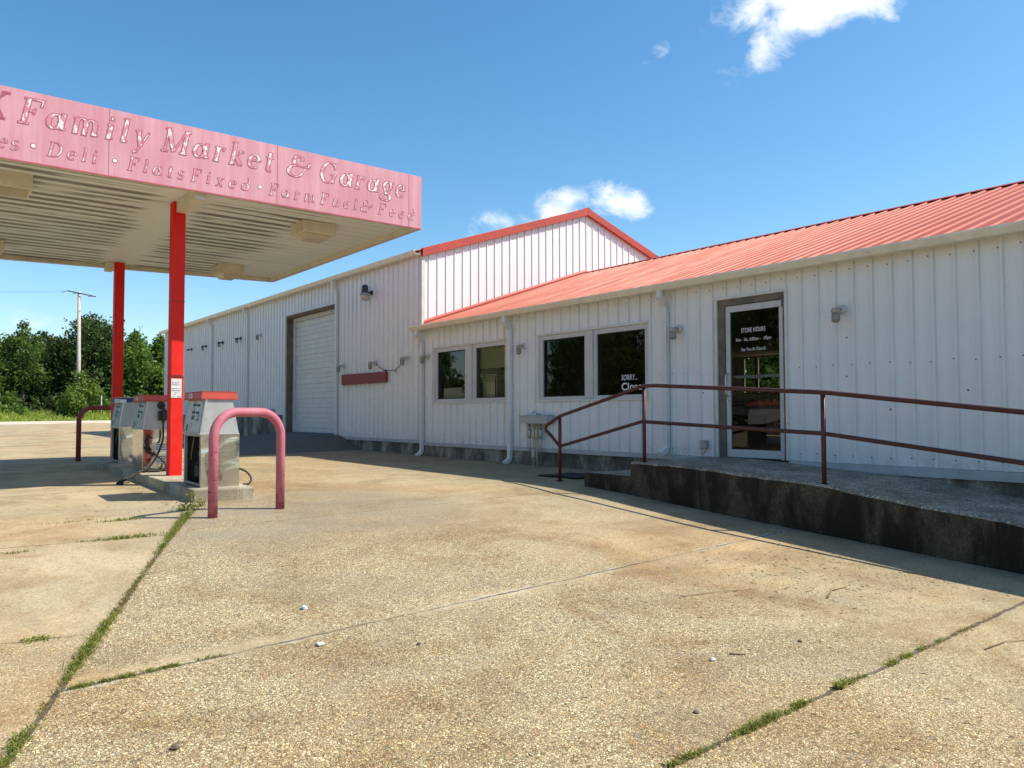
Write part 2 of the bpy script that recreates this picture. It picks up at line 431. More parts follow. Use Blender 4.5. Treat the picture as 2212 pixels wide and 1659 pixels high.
def glass(name, tint, refl):
    a = M(name)
    for l in list(a.out.inputs['Surface'].links): a.t.links.remove(l)
    tr = a.n('ShaderNodeBsdfTransparent'); tr.inputs[0].default_value = (*tint, 1)
    gl = a.n('ShaderNodeBsdfGlossy'); gl.inputs['Roughness'].default_value = .0; gl.inputs['Color'].default_value = (.95, .97, .96, 1)
    fr = a.n('ShaderNodeFresnel'); fr.inputs['IOR'].default_value = refl
    mx = a.n('ShaderNodeMixShader'); a.L(fr.outputs[0], mx.inputs[0]); a.L(tr.outputs[0], mx.inputs[1]); a.L(gl.outputs[0], mx.inputs[2])
    b = a.n('ShaderNodeBump'); b.inputs['Strength'].default_value = .06; b.inputs['Distance'].default_value = .02
    a.L(a.noise(1.3, 1, .3), b.inputs['Height']); a.L(b.outputs[0], gl.inputs['Normal'])
    a.L(mx.outputs[0], a.out.inputs['Surface']); return a.m
MAT['glass'] = glass('tinted_window_glass', (.84, .88, .80), 1.5)
MAT['glass_clear'] = glass('door_glass', (.62, .64, .60), 1.5)

def leafmat(name, dark, lite, trans=.35):
    a = M(name)
    for l in list(a.out.inputs['Surface'].links): a.t.links.remove(l)
    g = a.n('ShaderNodeNewGeometry'); n = a.noise(.55, 3, .6)
    f = a.math('ADD', a.math('MULTIPLY', g.outputs['Random Per Island'], .6), a.math('MULTIPLY', n, .5))
    c = a.ramp(f, [(.15, dark), (.55, tuple((x+y)/2 for x, y in zip(dark, lite))), (.95, lite)])
    d = a.n('ShaderNodeBsdfDiffuse'); t = a.n('ShaderNodeBsdfTranslucent'); gl = a.n('ShaderNodeBsdfGlossy')
    gl.inputs['Roughness'].default_value = .5; gl.inputs['Color'].default_value = (.5, .6, .4, 1)
    a.L(c, d.inputs[0]); a.L(a.mix(.5, c, tuple(min(1, x*1.6) for x in lite)), t.inputs[0])
    m1 = a.n('ShaderNodeMixShader'); m1.inputs[0].default_value = trans; a.L(d.outputs[0], m1.inputs[1]); a.L(t.outputs[0], m1.inputs[2])
    m2 = a.n('ShaderNodeMixShader'); m2.inputs[0].default_value = .03; a.L(m1.outputs[0], m2.inputs[1]); a.L(gl.outputs[0], m2.inputs[2])
    a.L(m2.outputs[0], a.out.inputs['Surface']); return a.m
MAT['leaf_dark'] = leafmat('dark_oak_leaves', (.020, .042, .012), (.090, .135, .040))
MAT['leaf_mid'] = leafmat('mid_green_leaves', (.030, .068, .013), (.13, .20, .045))
MAT['leaf_bright'] = leafmat('bright_vine_leaves', (.035, .078, .013), (.15, .25, .045))
MAT['leaf_yellow'] = leafmat('yellow_green_shrub_leaves', (.06, .11, .015), (.19, .27, .05))
MAT['grass'] = leafmat('tall_grass_blades', (.18, .25, .04), (.46, .52, .11))
MAT['weed'] = leafmat('weed_blades', (.09, .12, .025), (.34, .34, .09))
MAT['weed_dry'] = leafmat('dry_weed_blades', (.17, .14, .05), (.32, .26, .10))

# ------------------------------------------------------------------ ground
KY = [-40, -15, 0, 2.46, 3.24, 4.13, 5.84, 6.84, 7.69, 9, 11, 14.6, 18.3, 30, 38, 65, 80, 700]
KZ = [-2.3, -1.25, -.53, -.40, -.343, -.289, -.176, -.085, -.027, -.01, 0, .02, .06, .16, .22, .50, .60, .60]
def zg(x, y):
    # smooth the profile a little so the slope breaks do not crease
    s = sum(np.interp(np.asarray(y, float)+d, KY, KZ)*w for d, w in ((-.8, .2), (-.4, .2), (0, .2), (.4, .2), (.8, .2)))
    return s+.015*(np.clip(x, -12, 9)-2.7)
def sheet(name, xs, ys, dz, mat, kind='structure'):
    X, Y = np.meshgrid(xs, ys); Z = zg(X, Y)+dz
    V = np.stack([X, Y, Z], -1).reshape(-1, 3); nx = len(xs); ny = len(ys)
    i = np.arange(nx*ny).reshape(ny, nx)
    Q = np.stack([i[:-1, :-1], i[:-1, 1:], i[1:, 1:], i[1:, :-1]], -1).reshape(-1, 4)
    o = quick(name, V, Q, mat)
    for p in o.data.polygons: p.use_smooth = True
    return tag(o, kind=kind)

def lotmat():
    a = M('exposed_aggregate_concrete')
    X, Y, Z = a.sep()
    big = a.noise(.35, 5, .6, dist=.4); med = a.noise(1.3, 5, .62); wav = a.noise(2.5, 4, .6)
    base = a.ramp(med, [(.25, (.30, .235, .155)), (.45, (.45, .36, .245)), (.62, (.53, .42, .28)), (.8, (.58, .49, .345))])
    base = a.mix(a.ss(big, .46, .62, 0, .55), base, (.56, .38, .235)); base = a.mix(a.ss(a.noise(.9, 5, .65), .52, .68, 0, .55), base, (.36, .285, .20))
    fine = a.noise(55, 4, .75); fine2 = a.noise(17, 5, .7)
    base = a.mix(a.ss(fine, .50, .66, 0, .55), base, (.19, .145, .095)); base = a.mix(a.ss(fine2, .50, .68, 0, .40), base, (.25, .195, .13))
    base = a.mix(a.ss(fine, .34, .46, .45, 0), base, (.70, .60, .44))
    # pebbles: one random colour per cell, with dark gaps
    vec = a.mapped((1, 1, .2))
    cell = a.voro(68, vec=vec, out='Color'); ed = a.voro(68, 'DISTANCE_TO_EDGE', vec=vec)
    cell2 = a.voro(125, vec=vec, out='Color'); ed2 = a.voro(125, 'DISTANCE_TO_EDGE', vec=vec)
    sx = a.n('ShaderNodeSeparateXYZ'); a.L(cell, sx.inputs[0]); sx2 = a.n('ShaderNodeSeparateXYZ'); a.L(cell2, sx2.inputs[0])
    ST = [(0, (.20, .14, .08)), (.10, (.44, .30, .17)), (.22, (.64, .53, .34)), (.5, (.76, .65, .44)), (.72, (.55, .43, .26)), (.82, (.52, .30, .14)), (.88, (.36, .32, .27)), (.94, (.72, .62, .45)), (1, (.26, .20, .14))]
    peb = a.ramp(sx.outputs[0], ST, 'CONSTANT'); peb2 = a.ramp(sx2.outputs[0], ST, 'CONSTANT')
    gap = a.ss(ed, .02, .19); gap2 = a.ss(ed2, .02, .20)
    peb = a.mix(gap, (.115, .082, .045), peb); peb2 = a.mix(gap2, (.135, .098, .056), peb2)
    p = a.mix(a.ss(sx.outputs[1], .45, .55), peb2, peb)
    exp_ = a.ss(a.math('ADD', a.math('MULTIPLY', a.noise(.55, 4, .6), .7), a.math('MULTIPLY', a.noise(3.3, 4, .6), .3)), .20, .40)
    exp_ = a.math('MULTIPLY', exp_, a.ss(sx2.outputs[1], .08, .2, .45, 1.))
    # smooth worn bands beside the joints
    yB = a.math('ABSOLUTE', a.math('SUBTRACT', a.math('ADD', Y, a.math('MULTIPLY', a.noise(1.1, 3), .10)), 4.42))
    yB = a.math('SUBTRACT', yB, .0)
    worn = a.ss(a.math('ADD', yB, a.math('MULTIPLY', a.noise(1.7, 4), .5)), .16, .40)
    rightof = a.ss(a.math('SUBTRACT', X, a.math('MULTIPLY', a.math('ADD', Y, -2.82), .4246)), -.02, .02)
    worn = a.math('MAXIMUM', worn, a.math('SUBTRACT', 1., rightof))
    leftside = a.math('SUBTRACT', 1., rightof)
    exp_ = a.math('MULTIPLY', exp_, worn)
    exp_ = a.math('MULTIPLY', exp_, a.math('SUBTRACT', 1., a.math('MULTIPLY', leftside, a.ss(Y, 5.0, 5.2, .35, .75))))
    # toward the ramp (right) the face is smoother and darker
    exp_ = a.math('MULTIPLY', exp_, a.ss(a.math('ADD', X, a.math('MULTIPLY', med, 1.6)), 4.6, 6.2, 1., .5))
    col = a.mix(a.math('MULTIPLY', exp_, .92), base, p)
    col = a.mix(a.ss(a.noise(1.6, 5, .65, dist=.5), .50, .70, 0, .42), col, (.60, .40, .24), 'MULTIPLY')
    col = a.mix(a.ss(a.noise(.33, 4, .6), .45, .62, 0, .38), col, (.92, .74, .54), 'MULTIPLY')
    col = a.mix(a.ss(a.noise(.75, 6, .7, dist=.8), .45, .64, 0, .65), col, (.66, .58, .48), 'MULTIPLY')
    pit = a.ss(a.noise(38, 3, .8), .60, .68, 0, .7); col = a.mix(pit, col, (.11, .08, .045))
    col = a.mix(1., col, (1.03, 1.04, .95), 'MULTIPLY')
    # grime: dark mottles, darker round the island; besides, a darker band along the building
    gr = a.ss(a.noise(.6, 6, .65, dist=.6), .50, .68, 0, .55)
    gr2 = a.ss(a.noise(2.1, 6, .7), .56, .74, 0, .42)
    col = a.mix(a.math('MULTIPLY', gr, .55), col, (.24, .195, .14)); col = a.mix(gr2, col, (.22, .18, .13))
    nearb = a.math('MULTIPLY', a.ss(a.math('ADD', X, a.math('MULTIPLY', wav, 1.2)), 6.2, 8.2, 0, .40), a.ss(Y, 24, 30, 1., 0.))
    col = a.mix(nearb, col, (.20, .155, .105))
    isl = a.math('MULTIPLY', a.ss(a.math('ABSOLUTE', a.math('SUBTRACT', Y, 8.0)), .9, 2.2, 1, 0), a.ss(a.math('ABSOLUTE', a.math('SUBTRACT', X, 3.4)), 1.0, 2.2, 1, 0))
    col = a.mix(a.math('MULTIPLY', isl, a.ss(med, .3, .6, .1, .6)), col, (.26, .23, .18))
    # joints
    wob = a.math('ADD', a.math('MULTIPLY', a.math('SUBTRACT', a.noise(3.5, 4, .7), .5), .05), a.math('MULTIPLY', a.math('SUBTRACT', a.noise(17, 3, .7), .5), .035))
    jt = None
    def joint(dist, w, mask=None):
        nonlocal jt
        v = a.ss(dist, w*.35, w, 1, 0)
        if mask is not None: v = a.math('MULTIPLY', v, mask)
        jt = v if jt is None else a.math('MAXIMUM', jt, v)
    def yline(y0, slope=0.):
        e = a.math('SUBTRACT', a.math('ADD', Y, wob), a.math('ADD', a.math('MULTIPLY', X, slope), y0)); return a.math('ABSOLUTE', e)
    dB = yline(4.24, .043); joint(dB, .016, rightof)
    dC = yline(2.085, .012); joint(dC, .018)
    joint(yline(5.24, -.23), .010, leftside); joint(yline(7.63, -.13), .012, leftside)
    joint(yline(7.5), .008, rightof); joint(yline(11.6), .02); joint(yline(15.4), .03); joint(yline(20.), .04); joint(yline(26.), .05)
    dA = a.math('ABSOLUTE', a.math('ADD', a.math('SUBTRACT', X, a.math('MULTIPLY', a.math('ADD', Y, -2.82), .4246)), wob))
    joint(dA, .024, a.ss(Y, 8.6, 8.9, 1, 0))
    jt = a.math('MULTIPLY', jt, a.ss(a.noise(2.6, 4, .7), .34, .54, .25, 1.))
    # broken whitish patch along joint B
    spall = a.math('MULTIPLY', a.ss(a.math('ADD', dB, a.math('MULTIPLY', a.noise(6, 4), .16)), .085, .125, 1, 0), a.math('MULTIPLY', rightof, a.ss(a.noise(1.3, 3), .46, .58)))
    col = a.mix(a.math('MULTIPLY', spall, .62), col, a.mix(a.ss(a.noise(55, 3, .8), .40, .60), (.28, .24, .18), (.70, .65, .55)))
    col = a.mix(a.math('MULTIPLY', jt, .85), col, (.085, .065, .045))
    a.set(col, .88, 0, .3)
    h = a.math('ADD', a.math('MULTIPLY', a.math('MULTIPLY', gap, exp_), .8), a.math('SUBTRACT', a.math('MULTIPLY', wav, .6), a.math('MULTIPLY', jt, 2.)))
    h = a.math('ADD', h, a.math('MULTIPLY', a.noise(90, 3, .7), .5))
    a.bump(h, .55, .006)
    return a.m
def earthmat():
    a = M('grassy_earth'); n = a.noise(.4, 5); f = a.noise(7, 4)
    a.set(a.mix(f, a.mix(n, (.09, .12, .03), (.17, .15, .07)), (.12, .13, .04)), .95, 0, .2); a.bump(f, .5, .05); return a.m
def gravelmat():
    a = M('pale_gravel'); n = a.noise(1., 4, .6, vec=a.mapped((.25, 1.4, 1))); v = a.voro(12)
    c = a.mix(n, (.52, .43, .31), (.66, .60, .50)); c = a.mix(a.ss(v, 0, .5, .35, 0), c, (.30, .25, .18))
    a.set(c, .9, 0, .2); a.bump(v, .6, .02); return a.m
ys = np.unique(np.round(np.concatenate([np.arange(-6, 22, .25), np.arange(22, 66.1, 2), np.array([-40, -30, -20, -12, -9])]), 3))
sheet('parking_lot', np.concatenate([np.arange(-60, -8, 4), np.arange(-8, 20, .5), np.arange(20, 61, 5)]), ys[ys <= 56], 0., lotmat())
sheet('gravel_road', np.arange(-90, 91, 6.), np.arange(54.5, 64.6, 1.), .012, gravelmat())
ge = np.array([-700, -300, -150, -90, -60, -30, -12, 0, 9, 30, 60, 90, 150, 300, 700.])
sheet('ground', ge, np.concatenate([[-700, -300, -120, -60], ys, [68, 71, 74, 77, 80, 120, 300, 700]]), -.06, earthmat())

# ------------------------------------------------------------------ ribbed metal sheets
PITCH = .2286
def rib_profile(a0, a1, off=0., h=.032, pitch=PITCH, base=.024, top=.012, minor=.0015):
    """(along, out) points of a ribbed sheet between a0 and a1"""
    P = []
    k0 = math.floor((a0-off)/pitch)-1; k1 = math.ceil((a1-off)/pitch)+1
    for k in range(k0, k1+1):
        c = off+k*pitch
        P += [(c-base, 0), (c-top, h), (c+top, h), (c+base, 0)]
        for m in (1/3, 2/3):
            d = c+pitch*m
            P += [(d-.013, 0), (d-.005, minor), (d+.005, minor), (d+.013, 0)]
    P = [(a, o) for a, o in P if a0 < a < a1]
    return [(a0, 0)]+P+[(a1, 0)]
def ribbed_wall(mb, fn, a0, a1, zlo, zhi, holes=(), off=0., **kw):
    """vertical ribbed wall; fn(along, out, z) -> point; zlo/zhi numbers or functions of along; holes = (a0,a1,z0,z1)"""
    zl = zlo if callable(zlo) else (lambda a: zlo); zh = zhi if callable(zhi) else (lambda a: zhi)
    P = rib_profile(a0, a1, off, **kw)
    cuts = sorted({c for h in holes for c in h[:2] if a0 < c < a1})
    for c in cuts:
        for i in range(len(P)-1):
            if P[i][0] < c < P[i+1][0]:
                t = (c-P[i][0])/(P[i+1][0]-P[i][0]); P.insert(i+1, (c, P[i][1]+t*(P[i+1][1]-P[i][1]))); break
    for (a, o), (b, p) in zip(P, P[1:]):
        if b-a < 1e-6: continue
        m = (a+b)/2; iv = [(None, None)]
        spans = [[zl, zh]]
        hs = sorted([h for h in holes if h[0] < m < h[1]], key=lambda h: h[2])
        lo = zl
        segs = []
        for h in hs:
            segs.append((lo, (lambda v: (lambda a_: v))(h[2]))); lo = (lambda v: (lambda a_: v))(h[3])
        segs.append((lo, zh))
        for l, u in segs:
            if u(m)-l(m) < 1e-4: continue
            mb.quad(fn(a, o, l(a)), fn(b, p, l(b)), fn(b, p, u(b)), fn(a, o, u(a)))
def ribbed_roof(mb, y0, y1, xa, za, xb, zb, off=0.):
    """sloped ribbed sheet from eave (xa,za) to ridge (xb,zb), ribs run up the slope"""
    d = Vector((xb-xa, 0, zb-za)).normalized(); n = Vector((-d.z, 0, d.x))
    if n.z < 0: n = -n
    P = rib_profile(y0, y1, off, h=.021)
    A = Vector((xa, 0, za)); B = Vector((xb, 0, zb))
    for (a, o), (b, p) in zip(P, P[1:]):
        if b-a < 1e-6: continue
        Y0 = Vector((0, a, 0)); Y1 = Vector((0, b, 0))
        mb.quad(A+Y0+n*o, A+Y1+n*p, B+Y1+n*p, B+Y0+n*o)
    # closed edge strips at eave and ridge so the ribs read as solid ends
    for C in (A, B):
        for (a, o), (b, p) in zip(P, P[1:]):
            if b-a < 1e-6 or (o == 0 and p == 0): continue
            mb.quad(C+Vector((0, a, 0)), C+Vector((0, b, 0)), C+Vector((0, b, 0))+n*p, C+Vector((0, a, 0))+n*o)

XF = 8.95          # front wall plane of both buildings
YC = 14.55         # gable wall of the garage, where the store ends
XR, XB = 13.90, 18.85
def downspout(name_parent, y, ztop, zbot, kick=True, elbow=True):
    mb = MB(); x0 = 8.77; xw = 8.895
    pts = [(x0, y, ztop), (x0, y, ztop-.09), (xw, y, ztop-.26), (xw, y, zbot+.13)]
    if kick: pts += [(xw-.03, y, zbot+.07), (xw-.14, y, zbot+.015)]
    mb.tube(pts, 1, aspect=(.043, .032), smooth=False)
    for z in (ztop-.30, (ztop+zbot)/2, zbot+.35):       # joint sleeves and straps
        mb.box(xw-.036, xw+.055, y-.047, y+.047, z-.012, z+.012)
    return mb.build('downspout', MAT['downspout'], name_parent)

# ------------------------------------------------------------------ store
store = empty('store_building', 'low white ribbed metal store with faded red roof, glass door and two front windows', 'building', (XF, YC, 0))
def sub(mb, name, mat, parent, fix=True):                     # parts are modelled in world coordinates, then hung on their thing
    o = mb.build(name, mat, None, fix); o.parent = parent
    return fixp(o)
def fixp(o):
    m = Matrix.Identity(4); p = o.parent
    chain = []
    while p is not None: chain.append(p); p = p.parent
    for q in reversed(chain): m = m @ q.matrix_parent_inverse @ q.matrix_basis
    o.matrix_parent_inverse = m.inverted(); return o
Y0S = -9.
W1 = (11.50, 14.02, 1.262, 2.40); W2 = (7.985, 10.567, 1.255, 2.393); DR = (5.66, 6.715, .37, 2.58)
EAVE = 2.90
mb = MB()
ribbed_wall(mb, lambda a, o, z: (XF-o, a, z), Y0S, YC-.005, .405, 2.93, [W1, W2, DR], off=5.432)
# inner liner gives the wall its thickness at openings, and rear / right end walls close the building
for (a, b, z0, z1) in (W1, W2, DR):
    for q in (((a, z0), (a, z1)), ((b, z0), (b, z1)), ((a, z1), (b, z1)), ((a, z0), (b, z0))):
        (ya, za), (yb, zb) = q
        mb.quad((XF, ya, za), (XF, yb, zb), (XF+.14, yb, zb), (XF+.14, ya, za))
ribbed_wall(mb, lambda a, o, z: (a, Y0S-o, z), XF, XB, .405, lambda a: 2.92+.3413*(min(a, 2*XR-a)-8.95), off=.05)
RW = [(11.6, 12.80, 1.60, 2.58), (12.90, 13.25, 1.60, 2.58)]
ribbed_wall(mb, lambda a, o, z: (XB+o, a, z), Y0S, YC-.005, .405, 2.93, RW, off=.05)
wall = sub(mb, 'wall', MAT['siding'], store)
# screws: little dark washers in rows beside the ribs
mb = MB()
for k in range(-30, 48):
    y = 5.432+k*PITCH
    if not (Y0S < y < YC-.3): continue
    for z in (.50, 1.585, 2.74):
        if any(h[0]-.1 < y < h[1]+.1 and h[2]-.05 < z < h[3]+.05 for h in (W1, W2, DR)): continue
        r = .0065
        yy = y+.045+random.uniform(-.01, .01); zz = z+random.uniform(-.012, .012)
        mb.lathe([(r*1.3, 0), (r, .006)], (XF-.0045, yy, zz), 'x', 6); 
for y, z in ((4.33, 1.05), (4.84, 1.92), (3.5, 1.25), (6.98, 1.30), (10.9, 2.55), (4.85, 1.45)):
    mb.lathe([(.011, 0), (.008, .006)], (XF-.0045, y, z), 'x', 8)
ob = sub(mb, 'screws', MAT['wire'], wall)
# base trim and foundation
mb = MB()
mb.box(XF-.034, XF+.02, 6.74, YC-.06, .335, .402)
mb.box(XF-.034, XF+.02, Y0S, 5.62, .30, .402)
sub(mb, 'base_trim', MAT['trim_grey'], store)
mb = MB(); mb.box(XF+.004, XB, Y0S, YC-.01, -1.6, .333)
sub(mb, 'foundation', MAT['foundation'], store)
# roof
mb = MB()
ribbed_roof(mb, Y0S-.15, YC-.03, 8.72, 2.885, XR, 2.885+.3413*(XR-8.72), off=.03)
ribbed_roof(mb, Y0S-.15, YC-.03, 2*XR-8.72, 2.885, XR, 2.885+.3413*(XR-8.72), off=.03)
zr = 2.885+.3413*(XR-8.72)
roof = sub(mb, 'roof', MAT['roof'], store)
mb = MB()
mb.prism([(XR-.13, zr-.012), (XR, zr+.040), (XR+.13, zr-.012), (XR, zr+.028)], 'y', Y0S-.15, YC-.03)
sub(mb, 'ridge_cap', MAT['rake'], roof)
mb = MB()
mb.quad((8.73, Y0S, 2.872), (8.73, YC-.03, 2.872), (XF, YC-.03, 2.92), (XF, Y0S, 2.92))
mb.box(XR-5.18, XF+.02, Y0S, YC-.03, 2.868, 2.874)
sub(mb, 'eave_soffit', MAT['trim_white'], store)
def gutter(parent, y0, y1, zt):
    mb = MB()
    prof = [(8.855, zt), (8.845, zt), (8.845, zt-.085), (8.74, zt-.085), (8.715, zt-.045), (8.700, zt-.018), (8.700, zt), (8.712, zt), (8.712, zt-.014), (8.726, zt-.05), (8.748, zt-.076), (8.838, zt-.076), (8.855, zt-.076)]
    outer = [(8.862, zt+.0), (8.862, zt-.088), (8.742, zt-.088), (8.716, zt-.048), (8.698, zt-.020), (8.698, zt+.002), (8.714, zt+.002), (8.714, zt-.014), (8.73, zt-.046), (8.752, zt-.076), (8.85, zt-.076), (8.85, zt)]
    mb.prism(outer, 'y', y0, y1)
    return sub(mb, 'gutter', MAT['gutter'], parent)
gutter(store, Y0S-.15, YC+.16, 2.912)
for y, zb in ((14.47, .10), (11.37, .085)):
    o = downspout(None, y, 2.83, zb); o.parent = store; fixp(o)
o = downspout(None, 7.62, 2.83, .40, True); o.parent = store; fixp(o)

def window(par, W, g1, g2, mull):
    y0, y1, z0, z1 = W
    mb = MB()
    t = .035
    for a in ((y0-t, y1+t, z1, z1+t), (y0-t, y1+t, z0-t, z0), (y0-t, y0, z0, z1), (y1, y1+t, z0, z1)):
        mb.box(XF-.034, XF+.015, *a, bev=.004)
    win = sub(mb, 'window', MAT['trim_white'], par)
    mb = MB()
    ys_ = [y0, g2[0], g2[1], g1[0], g1[1], y1]
    zb, zt = g1[2], g1[3]
    x0, x1 = XF-.012, XF+.07
    mb.box(x0, x1, y0+.001, y1-.001, zt, z1-.001, bev=.004)
    mb.box(x0, x1, y0+.001, y1-.001, z0+.001, zb, bev=.004)
    for a, b in ((y0+.001, g2[0]), (g1[1], y1-.001)): mb.box(x0+.002, x1, a, b, zb, zt)
    mb.box(x0+.002, x1, g2[1], g1[0], zb, zt)
    mb.box(x0-.022, x0-.001, mull[0], mull[1], z0+.004, z1-.004, bev=.004)
    sub(mb, 'frame', MAT['alu_frame'], win)
    for g in (g2, g1):
        mb = MB(); mb.quad((XF+.045, g[0]-.01, g[3]+.01), (XF+.045, g[1]+.01, g[3]+.01), (XF+.045, g[1]+.01, g[2]-.01), (XF+.045, g[0]-.01, g[2]-.01))
        sub(mb, 'pane', MAT['glass'], win, False)
        mb = MB()                                    # dark glazing bead
        b = .014
        for q in ((g[0], g[1], g[3]-b, g[3]), (g[0], g[1], g[2], g[2]+b), (g[0], g[0]+b, g[2]+b, g[3]-b), (g[1]-b, g[1], g[2]+b, g[3]-b)):
            mb.box(XF+.02, XF+.04, *q)
        sub(mb, 'glazing_bead', MAT['rubber'], win)
    return win
w1 = window(store, W1, (12.88, 13.925, 1.322, 2.315), (11.575, 12.52, 1.322, 2.32), (12.63, 12.86))
w2 = window(store, W2, (9.40, 10.475, 1.306, 2.311), (8.065, 9.12, 1.30, 2.31), (9.19, 9.38))
# crumpled blind behind the right pane of the first window
mb = MB(); z = 2.36; k = 0
while z > 1.90:
    mb.box(XF+.115, XF+.135, 11.62, 12.64, z-.0035, z+.0035); z -= .0155
for i in range(9):
    zc = 1.885-.021*i; sag = .03+.012*i
    pts = [(XF+.12+random.uniform(-.01, .02), 12.64-1.0*t, zc-sag*math.sin(math.pi*t)*.6+(.09 if i < 2 and t > .75 else 0)*(t-.75)*3+random.uniform(-.004, .004)) for t in np.linspace(0, 1, 9)]
    for p, q in zip(pts, pts[1:]):
        mb.quad((p[0], p[1], p[2]), (q[0], q[1], q[2]), (q[0]+.022, q[1], q[2]+.012), (p[0]+.022, p[1], p[2]+.012))
sub(mb, 'blind', MAT['blind'], w1)

# door
mb = MB()
y0, y1, z0, z1 = DR
for a in ((y0-.035, y1+.035, z1, z1+.035), (y0-.035, y0, z0+.035, z1), (y1, y1+.035, z0+.035, z1)): mb.box(XF-.036, XF+.02, *a, bev=.004)
casing = sub(mb, 'door', MAT['trim_white'], store)
mb = MB()
mb.box(XF-.006, XF+.13, 6.605, y1-.001, z0+.035, z1-.001); mb.box(XF-.006, XF+.13, y0+.001, 6.604, 2.495, z1-.001); mb.box(XF-.006, XF+.13, y0+.001, 5.70, z0+.035, 2.494)
sub(mb, 'jamb', MAT['wood'], casing)
mb = MB()
xl0, xl1 = XF+.015, XF+.06
for q in ((5.703, 6.602, 2.40, 2.488), (5.703, 6.602, .412, .519), (5.703, 5.77, .519, 2.40), (6.535, 6.602, .519, 2.40)): mb.box(xl0, xl1, *q, bev=.004)
sub(mb, 'leaf_frame', MAT['alu_frame'], casing)
mb = MB(); mb.quad((XF+.04, 5.77, 2.40), (XF+.04, 6.535, 2.40), (XF+.04, 6.535, .519), (XF+.04, 5.77, .519))
sub(mb, 'pane', MAT['glass_clear'], casing, False)
mb = MB(); mb.tube([(xl0-.001, 6.568, 1.56), (xl0-.05, 6.568, 1.545), (xl0-.06, 6.568, 1.50), (xl0-.06, 6.568, 1.30), (xl0-.05, 6.568, 1.255), (xl0-.001, 6.568, 1.24)], .011, 8)
mb.lathe([(.02, 0), (.02, .012)], (xl0-.014, 6.568, 1.19), 'x', 12)
sub(mb, 'handle', MAT['alu'], casing)
mb = MB(); mb.box(XF+.075, XF+.10, 5.775, 6.53, 1.485, 1.53, bev=.006); mb.box(XF+.062, XF+.112, 6.05, 6.25, 1.478, 1.512, bev=.004)
sub(mb, 'push_bar', MAT['alu'], casing)
mb = MB(); mb.box(xl0-.035, xl0-.002, 5.715, 5.765, 2.395, 2.475, bev=.006); mb.box(xl0-.03, xl0-.002, 5.70, 5.74, .40, .46, bev=.004)
sub(mb, 'hinge', MAT['alu'], casing)

def text_mesh(name, txt, size, parent, mat, p, face='-x', sx=1., bold=0., shear=0., align='CENTER', sp=1., width=None):
    cu = bpy.data.curves.new(name, 'FONT'); cu.body = txt; cu.size = size; cu.align_x = align; cu.offset = bold; cu.shear = shear; cu.extrude = .0006; cu.space_character = sp
    o = bpy.data.objects.new(name, cu); COL.objects.link(o)
    dg = bpy.context.evaluated_depsgraph_get(); me = bpy.data.meshes.new_from_object(o.evaluated_get(dg))
    bpy.data.objects.remove(o)
    if width:
        xs = [v.co.x for v in me.vertices]; sx = width/(max(xs)-min(xs))
    me.transform(Matrix.Diagonal((sx, 1, 1, 1)))
    if face == '-x': m = Matrix(((0, 0, -1, p[0]), (-1, 0, 0, p[1]), (0, 1, 0, p[2]), (0, 0, 0, 1)))
    else: m = Matrix(((1, 0, 0, p[0]), (0, 0, -1, p[1]), (0, 1, 0, p[2]), (0, 0, 0, 1)))
    me.transform(m); me.materials.clear()
    x = link(name, me, mat)
    if parent is not None: x.parent = parent; fixp(x)
    return x
xg = XF+.0365
text_mesh('lettering', 'STORE HOURS', .088, casing, MAT['letter_white'], (xg, 6.175, 2.106), bold=.0006, sp=1.15, width=.375)
text_mesh('lettering', 'Mon - Sat, 6:00am -   :00pm', .064, casing, MAT['letter_white'], (xg, 6.175, 1.990), bold=.0003, sp=1.15, width=.545)
text_mesh('lettering', 'See You At Church', .064, casing, MAT['letter_white'], (xg, 6.175, 1.855), bold=.0003, sp=1.15, width=.375)
text_mesh('lettering', 'SORRY...', .120, w2, MAT['letter_white'], (XF+.041, 8.443, 1.540), bold=.001, shear=.25, sp=1.1, width=.345)
text_mesh('lettering', 'Closed', .165, w2, MAT['letter_white'], (XF+.041, 8.348, 1.380), bold=.003, sp=1.05, width=.52)

# store interior seen through the glass
mb = MB(); mb.box(XF+.16, XB-.05, Y0S+.1, YC-.05, .336, .40)
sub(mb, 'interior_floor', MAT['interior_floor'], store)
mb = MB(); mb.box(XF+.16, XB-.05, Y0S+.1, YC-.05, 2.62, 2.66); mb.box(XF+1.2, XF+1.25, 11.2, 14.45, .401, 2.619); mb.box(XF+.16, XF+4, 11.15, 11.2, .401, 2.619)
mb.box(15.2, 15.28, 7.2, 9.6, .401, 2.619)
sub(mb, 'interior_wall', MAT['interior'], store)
for a, b, c, d in RW:
    mb = MB(); t = .03
    for q in ((a-t, b+t, d, d+t), (a-t, b+t, c-t, c), (a-t, a, c, d), (b, b+t, c, d)): mb.box(XB-.02, XB+.04, *q)
    f = sub(mb, 'window', MAT['wood'], store)
t = empty('sales_counter', 'red fronted sales counter inside the store, seen through the glass door', 'counter', (10.6, 7.6, .4))
mb = MB(); mb.box(10.5, 11.1, 7.40, 9.6, .402, .955); sub(mb, 'cabinet', MAT['red_counter'], t)
mb = MB(); mb.box(10.45, 11.15, 7.37, 9.65, .956, .99, bev=.005); sub(mb, 'worktop', MAT['dark_in'], t)
t = empty('cash_register', 'pale cash register standing on the red counter behind the glass door', 'cash register', (10.6, 7.6, .992))
mb = MB(); mb.box(10.53, 10.95, 7.40, 7.78, .992, 1.10, bev=.008); sub(mb, 'drawer', MAT['machine'], t)
